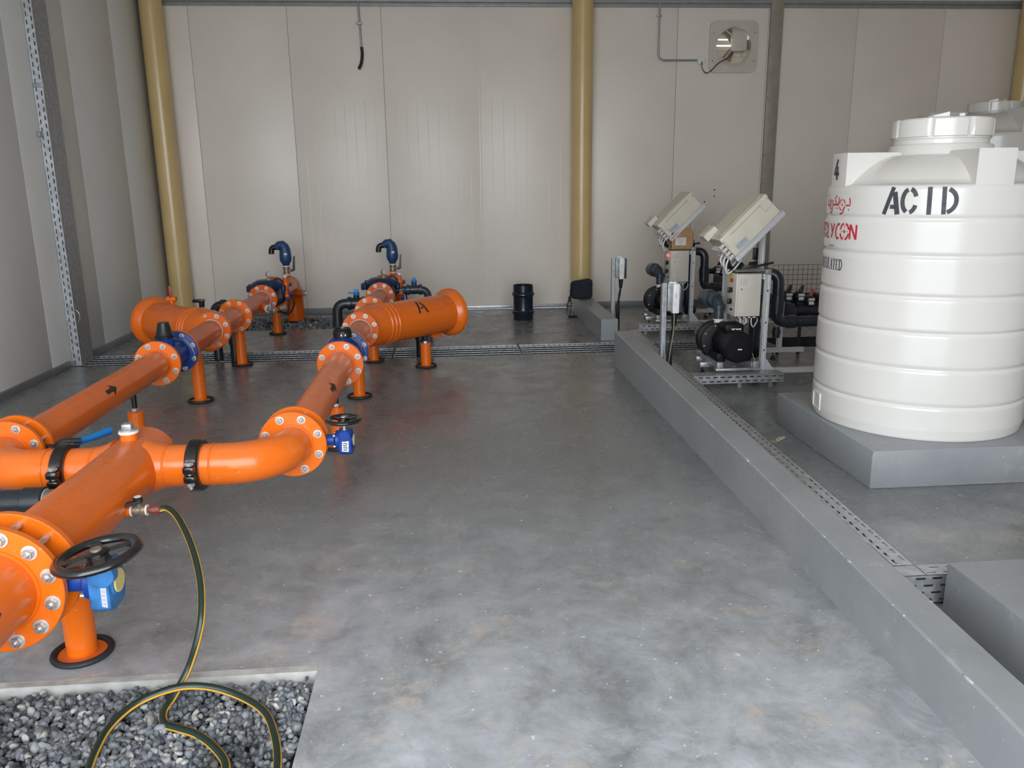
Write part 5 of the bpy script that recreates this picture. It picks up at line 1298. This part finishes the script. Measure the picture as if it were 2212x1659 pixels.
for i, (a_, b_) in enumerate(((.012, .05), (.012, .098), (.012, .075), (.03, .08), (.03, .07))): z = bz0+.120-.014*i; g.box((bx0+.045+a_, by0-.0014, z-(.004 if i == 0 else .0018)), (bx0+.045+b_, by0-.001, z+.002))
mk('label_print', g, INKG, lb, 0)

def junction_post(label, x, y, h):
    t = thing('switch_box_post', label, 'switch box', (x, y, 0), 'grey switch boxes on strut posts')
    g = G(); g.box((x-.020, y-.02, 0), (x-.018, y+.02, h)); g.box((x+.018, y-.02, 0), (x+.020, y+.02, h)); g.box((x-.02, y+.018, 0), (x+.02, y+.02, h)); g.box((x-.02, y-.020, 0), (x-.012, y-.018, h)); g.box((x+.012, y-.020, 0), (x+.02, y-.018, h)); mk('post', g, GALV, t, 0)
    bx_, zc = x+.085, h-.115
    g = G(); g.box((x+.022, y-.035, zc-.10), (x+.062, y+.03, zc+.115), .006); g.cyl((x+.042, y-.045, zc+.085), (x+.042, y-.033, zc+.085), .012, n=12); mk('back_box', g, GALVD, t)
    g = G(); g.box((x+.060, y-.055, zc-.115), (x+.110, y+.05, zc+.115), .005); bo = mk('switch_box', g, WHITE, t)
    g = G(); g.box((x+.109, y-.05, zc-.110), (x+.138, y+.045, zc+.105), .006); mk('box_cover', g, PVC, bo)
    g = G(); g.box((x+.066, y-.0562, zc-.06), (x+.100, y-.055, zc+.05)); lb = mk('label', g, PAPER, bo)
    g = G(); g.box((x+.080, y-.0568, zc+.005), (x+.086, y-.0562, zc+.04)); g.box((x+.072, y-.0568, zc-.05), (x+.077, y-.0562, zc-.03)); mk('label_print', g, INKG, lb)
    g = G()
    for i in range(2): g.sphere((x+.05+.03*i, y-.01, zc+.118), .016, 10, 8, (1.2, 1, .8))
    mk_each('gland', g, WHITE, t)
    g = G(); g.cyl((x+.085, y-.01, zc-.115), (x+.083, y-.01, zc-.215), .026, .017, n=16)
    for k in range(3): g.tube(smoothpath([(x+.083+.006*k, y-.02+.01*k, zc-.18), (x+.070, y-.02+.012*k, zc-.30), (x+.040+.012*k, y-.03, zc-.42), (x+.036+.014*k, y-.035, .15), (x+.03+.016*k, y-.04, .0)], 6), .010, 10)
    mk('cable', g, BLACK, t)
    return t
junction_post('grey switch box on strut post between long kerb and cable tray', 1.680, 6.22, .805)
t = junction_post('grey switch box on strut post right of the short kerb, beside the cream column', 1.800, 8.78, .790)
g = G(); g.tube(smoothpath([(1.755, 6.18, .58), (1.750, 6.16, .45), (1.725, 6.14, .30), (1.705, 6.13, .15), (1.70, 6.13, .13)], 6), .0025, 8)
solo('earth_wire', 'yellow green earth wire hanging beside the nearer switch box post', 'wire', g, GREENY, None, (1.75, 6.18, .13))
g = G(); g.tube(smoothpath([(2.37, 6.14, .34), (2.385, 6.13, .24), (2.42, 6.12, .16), (2.46, 6.11, .115)], 6), .0025, 8)
solo('earth_wire', 'yellow green earth wire by the fan cover of the nearer pump', 'wire', g, GREENY, None, (2.37, 6.14, .115))

# wire mesh panel by the back wall
t = thing('wire_mesh_panel', 'brown wire mesh panel standing behind the valve manifold near the back wall', 'mesh panel', (4.35, 9.8, 0))
g = G()
for i in range(11): x = 4.02+.062*i; g.cyl((x, 9.8, 0), (x, 9.8, .575), .003, n=6)
mk('upright_wires', g, MESHB, t)
g = G()
for i in range(10): z = .02+.0612*i; g.cyl((4.0, 9.803, z), (4.66, 9.803, z), .003, n=6)
mk('cross_wires', g, MESHB, t)

# PVC coupler standing on the floor
t = solo('pvc_coupler', 'dark blue black PVC coupler standing upright on the floor by the back wall', 'coupler',
         G().lathe([(.118, .0), (.120, .004), (.120, .065), (.133, .085), (.135, .10), (.121, .115), (.118, .14), (.118, .27), (.121, .285), (.135, .30), (.133, .318), (.120, .335), (.119, .41), (.116, .414), (.110, .410), (.108, .30), (.108, .01), (.118, .0)], (.893, 9.66, 0), (0, 0, 1), 56), mat('coupler_blueblack', (.010, .016, .028), .22), None, (.893, 9.66, 0))
# camera bag on the short kerb, strap hanging down to the floor
t = thing('camera_bag', 'black soft bag on the short kerb end, strap hanging to the floor', 'bag', (1.61, 9.78, .217))
g = G(); g.box((1.485, 9.70, .217), (1.745, 9.86, .425), .0); o = mk('bag_body', g, FABRIC, t, 60)
bm = bmesh.new(); bm.from_mesh(o.data); bmesh.ops.bevel(bm, geom=bm.edges[:], offset=.055, segments=5, profile=.6, affect='EDGES')
for v in bm.verts:
    if v.co.z > .08: v.co.z += .035*(v.co.x+.125)/.25
bm.to_mesh(o.data); bm.free(); o.data.polygons.foreach_set('use_smooth', [True]*len(o.data.polygons))
g = G()
def strap(g, pts, wv, th=.004):
    w2 = Vector(wv); P = smoothpath(pts, 5)
    for a, b in zip(P, P[1:]): 
        g.prism([a-w2, a+w2, b+w2, b-w2], Vector((th, th*.3, 0)))
strap(g, [(1.478, 9.74, .36), (1.468, 9.73, .26), (1.448, 9.72, .20), (1.425, 9.70, .10), (1.430, 9.69, .03), (1.46, 9.68, .006)], (0, .018, 0)); strap(g, [(1.47, 9.75, .33), (1.482, 9.72, .20), (1.478, 9.70, .09), (1.455, 9.68, .012)], (0, .018, 0))
g.tube([Vector((1.497+.047*math.cos(a), 9.685+.035*math.sin(a), .012)) for a in [i*2*PI/20 for i in range(20)]], .010, 8, False, True); g.box((1.435, 9.700, .135), (1.495, 9.712, .143)); g.box((1.448, 9.71, .19), (1.475, 9.73, .25), .004)
mk('strap', g, FABRIC, t)

# fan in the back wall, conduits
t = thing('wall_fan', 'square cream exhaust fan high on the back wall', 'fan', (3.62, YB, 3.21))
cx, cz = 3.622, 3.205
g = G()
n = 48; R = .222
out = []; inn = []
for i in range(n):
    a = 2*PI*i/n; c, s = math.cos(a), math.sin(a); k = .305/max(abs(c), abs(s)); k = min(k, .40); out.append((cx+k*c, cz+k*s)); inn.append((cx+R*c, cz+R*s))
vs = [(x, YB-.035, z) for x, z in inn]+[(x, YB-.030, z) for x, z in out]+[(x, YB+.002, z) for x, z in out]+[(x, YB+.08, z) for x, z in inn]
fs = []
for i in range(n):
    j = (i+1) % n
    fs += [(i, j, n+j, n+i), (n+i, n+j, 2*n+j, 2*n+i), (3*n+i, 3*n+j, j, i)]
g.add(vs, fs); g.torus((cx, YB-.035, cz), (0, 1, 0), R+.006, .008, 56, 8); fr = mk('frame', g, FANW, t, 40)
g = G()
for sx in (-1, 1):
    for sz in (-.55, .55): g.cyl((cx+sx*.262, YB-.036, cz+sz*.30), (cx+sx*.262, YB-.028, cz+sz*.30), .010, n=10)
mk_each('screw', g, GALVD, t)
g = G(); g.box((cx-.035, YB-.085, cz-.06), (cx+.150, YB+.0, cz+.175), .012); mt = mk('motor', g, FANW, t)
g = G(); g.torus((cx+.058, YB-.085, cz+.055), (0, 1, 0), .07, .004, 32, 6); g.torus((cx+.058, YB-.085, cz+.055), (0, 1, 0), .028, .006, 24, 6); mk('motor_ring', g, FANW, mt)
for i in range(3):
    a = math.radians(125+120*i); d = Vector((math.cos(a), 0, math.sin(a))); e = Vector((-d.z, 0, d.x)); c = Vector((cx+.03, YB+.03, cz+.03))
    g = G(); g.prism([c+d*.04-e*.03, c+d*.19-e*.075, c+d*.20+e*.045, c+d*.05+e*.03], (0, .006, 0)); mk('blade', g, FANB, t)
for p, q in (((cx-.11, YB-.0, cz+.20), (cx+.02, YB-.03, cz+.10)), ((cx+.06, YB-.03, cz-.03), (cx+.17, YB, cz-.15)), ((cx-.02, YB-.03, cz-.03), (cx-.14, YB, cz-.19))):
    g = G(); g.cyl(p, q, .008, n=8); mk('stay', g, FANW, t)
for i in range(7):
    z = cz-.25+.0715*i; opn = .058 if i in (3, 4) else .074
    g = G(); g.prism([(cx-.249, YB+.085, z), (cx+.249, YB+.085, z), (cx+.249, YB+.085+(.0 if opn > .05 else .04), z+opn), (cx-.249, YB+.085+(.0 if opn > .05 else .04), z+opn)], (0, .003, 0)); mk('shutter_slat', g, BLADE_LIT, t, 0)
t = thing('fan_conduit', 'thin steel conduit with round junction box beside the fan', 'conduit', (2.69, YB-.03, 3.05))
g = G(); g.tube(bendpath([(2.675, YB-.028, ZC), (2.675, YB-.028, 3.048), (3.17, YB-.028, 3.048)], .09, 8), .0115, 12); mk('conduit', g, CONDUIT, t)
g = G()
for c in ((2.675, YB-.02, 3.56), (2.80, YB-.02, 3.048)): c = Vector(c); g.box(c-Vector((.030, .014, .010)), c+Vector((.030, .018, .010)), .003)
mk_each('saddle_clip', g, CONDUIT, t)
g = G(); g.cyl((3.215, YB-.001, 3.048), (3.215, YB-.045, 3.048), .050, n=32, bev=.006); mk('junction_box', g, WHITE, t)
g = G(); g.tube(smoothpath([(3.22, YB-.046, 3.03), (3.225, YB-.05, 2.96), (3.28, YB-.05, 2.895), (3.36, YB-.05, 2.94), (3.43, YB-.05, 3.01), (3.55, YB-.05, 3.08), (3.60, YB-.06, 3.13)], 6), .006, 8); mk('flex_cable', g, IRON, t)
t = thing('hanging_conduit', 'thin steel conduit ending in a black flexible tail, upper middle of the back wall', 'conduit', (-.93, YB-.03, 3.0))
g = G(); g.cyl((-.985, YB-.03, ZC), (-.945, YB-.03, 3.19), .0115, n=12); mk('conduit', g, CONDUIT, t)
g = G(); g.box((-.995, YB-.045, 3.455), (-.925, YB+.0, 3.475), .003); mk('saddle_clip', g, CONDUIT, t)
g = G(); g.tube(smoothpath([(-.945, YB-.03, 3.20), (-.940, YB-.035, 3.12), (-.955, YB-.05, 3.02), (-.985, YB-.07, 2.95)], 6), .018, 12); mk('flexible_tail', g, RUBBER, t)
# dark strut on the back wall, right of the fan
t = solo('wall_strut', 'dark vertical steel channel on the back wall, right of the fan', 'channel', G().box((4.07, YB-.055, .0), (4.225, YB-.006, ZC-.02), .004), mat('channel_bronze', (.34, .31, .26), .5, .2, .12, 6), None, (4.1, YB-.03, 0))
g = G()
for z in (3.2, 2.6, 1.9, 1.55): g.cyl((4.085, YB-.060, z), (4.085, YB-.054, z), .007, n=8)
mk_each('screw', g, BLACK, t)
# small punched marks left on the wall above the farther controller
g = G()
for x, z in ((3.47, 1.48), (3.47, 1.40), (3.345, 1.33)): g.cyl((x, YB-.0015, z), (x, YB+.004, z), .010, n=10)
mk('wall_hole', g, BLACK, None, 35, (3.4, YB, 1.4))['kind'] = 'structure'

# ================================================================== LIGHT AND CAMERA
w = bpy.data.worlds.new('World'); SC.world = w; w.use_nodes = True
bg = w.node_tree.nodes['Background']; bg.inputs['Color'].default_value = (.88, .945, 1.0, 1); bg.inputs['Strength'].default_value = 2.6
pl = bpy.data.lights.new('doorway_portal', 'AREA'); pl.shape = 'RECTANGLE'; pl.size = DX1-DX0; pl.size_y = DZ; pl.cycles.is_portal = True
po = bpy.data.objects.new('doorway_portal', pl); COL.objects.link(po); po.location = ((DX0+DX1)/2, YF-.02, DZ/2); po.rotation_euler = (PI/2, 0, 0)

F, PITCH, ROLL, YAW, CH = 1755.3, .23799, -.01256, .07709, 1.55
cam = bpy.data.cameras.new('camera'); co = bpy.data.objects.new('camera', cam); COL.objects.link(co)
cam.sensor_width = 36; cam.sensor_fit = 'HORIZONTAL'; cam.lens = F/2212*36; cam.clip_start = .05; cam.clip_end = 200
cy, sy = math.cos(YAW), math.sin(YAW)
f0 = Vector((sy, cy, 0)); r0 = Vector((cy, -sy, 0)); u0 = Vector((0, 0, 1))
fw = f0*math.cos(PITCH)-u0*math.sin(PITCH); up = u0*math.cos(PITCH)+f0*math.sin(PITCH)
rr = r0*math.cos(ROLL)+up*math.sin(ROLL); uu = up*math.cos(ROLL)-r0*math.sin(ROLL)
M = Matrix((rr, uu, -fw)).transposed().to_4x4(); M.translation = Vector((0, 0, CH)); co.matrix_world = M
SC.camera = co
SC.view_settings.view_transform = 'Standard'; SC.view_settings.look = 'None'; SC.view_settings.gamma = 1; SC.view_settings.use_curve_mapping = False
SC.view_settings.exposure = 1.58
SC.cycles.max_bounces = 10; SC.cycles.diffuse_bounces = 6
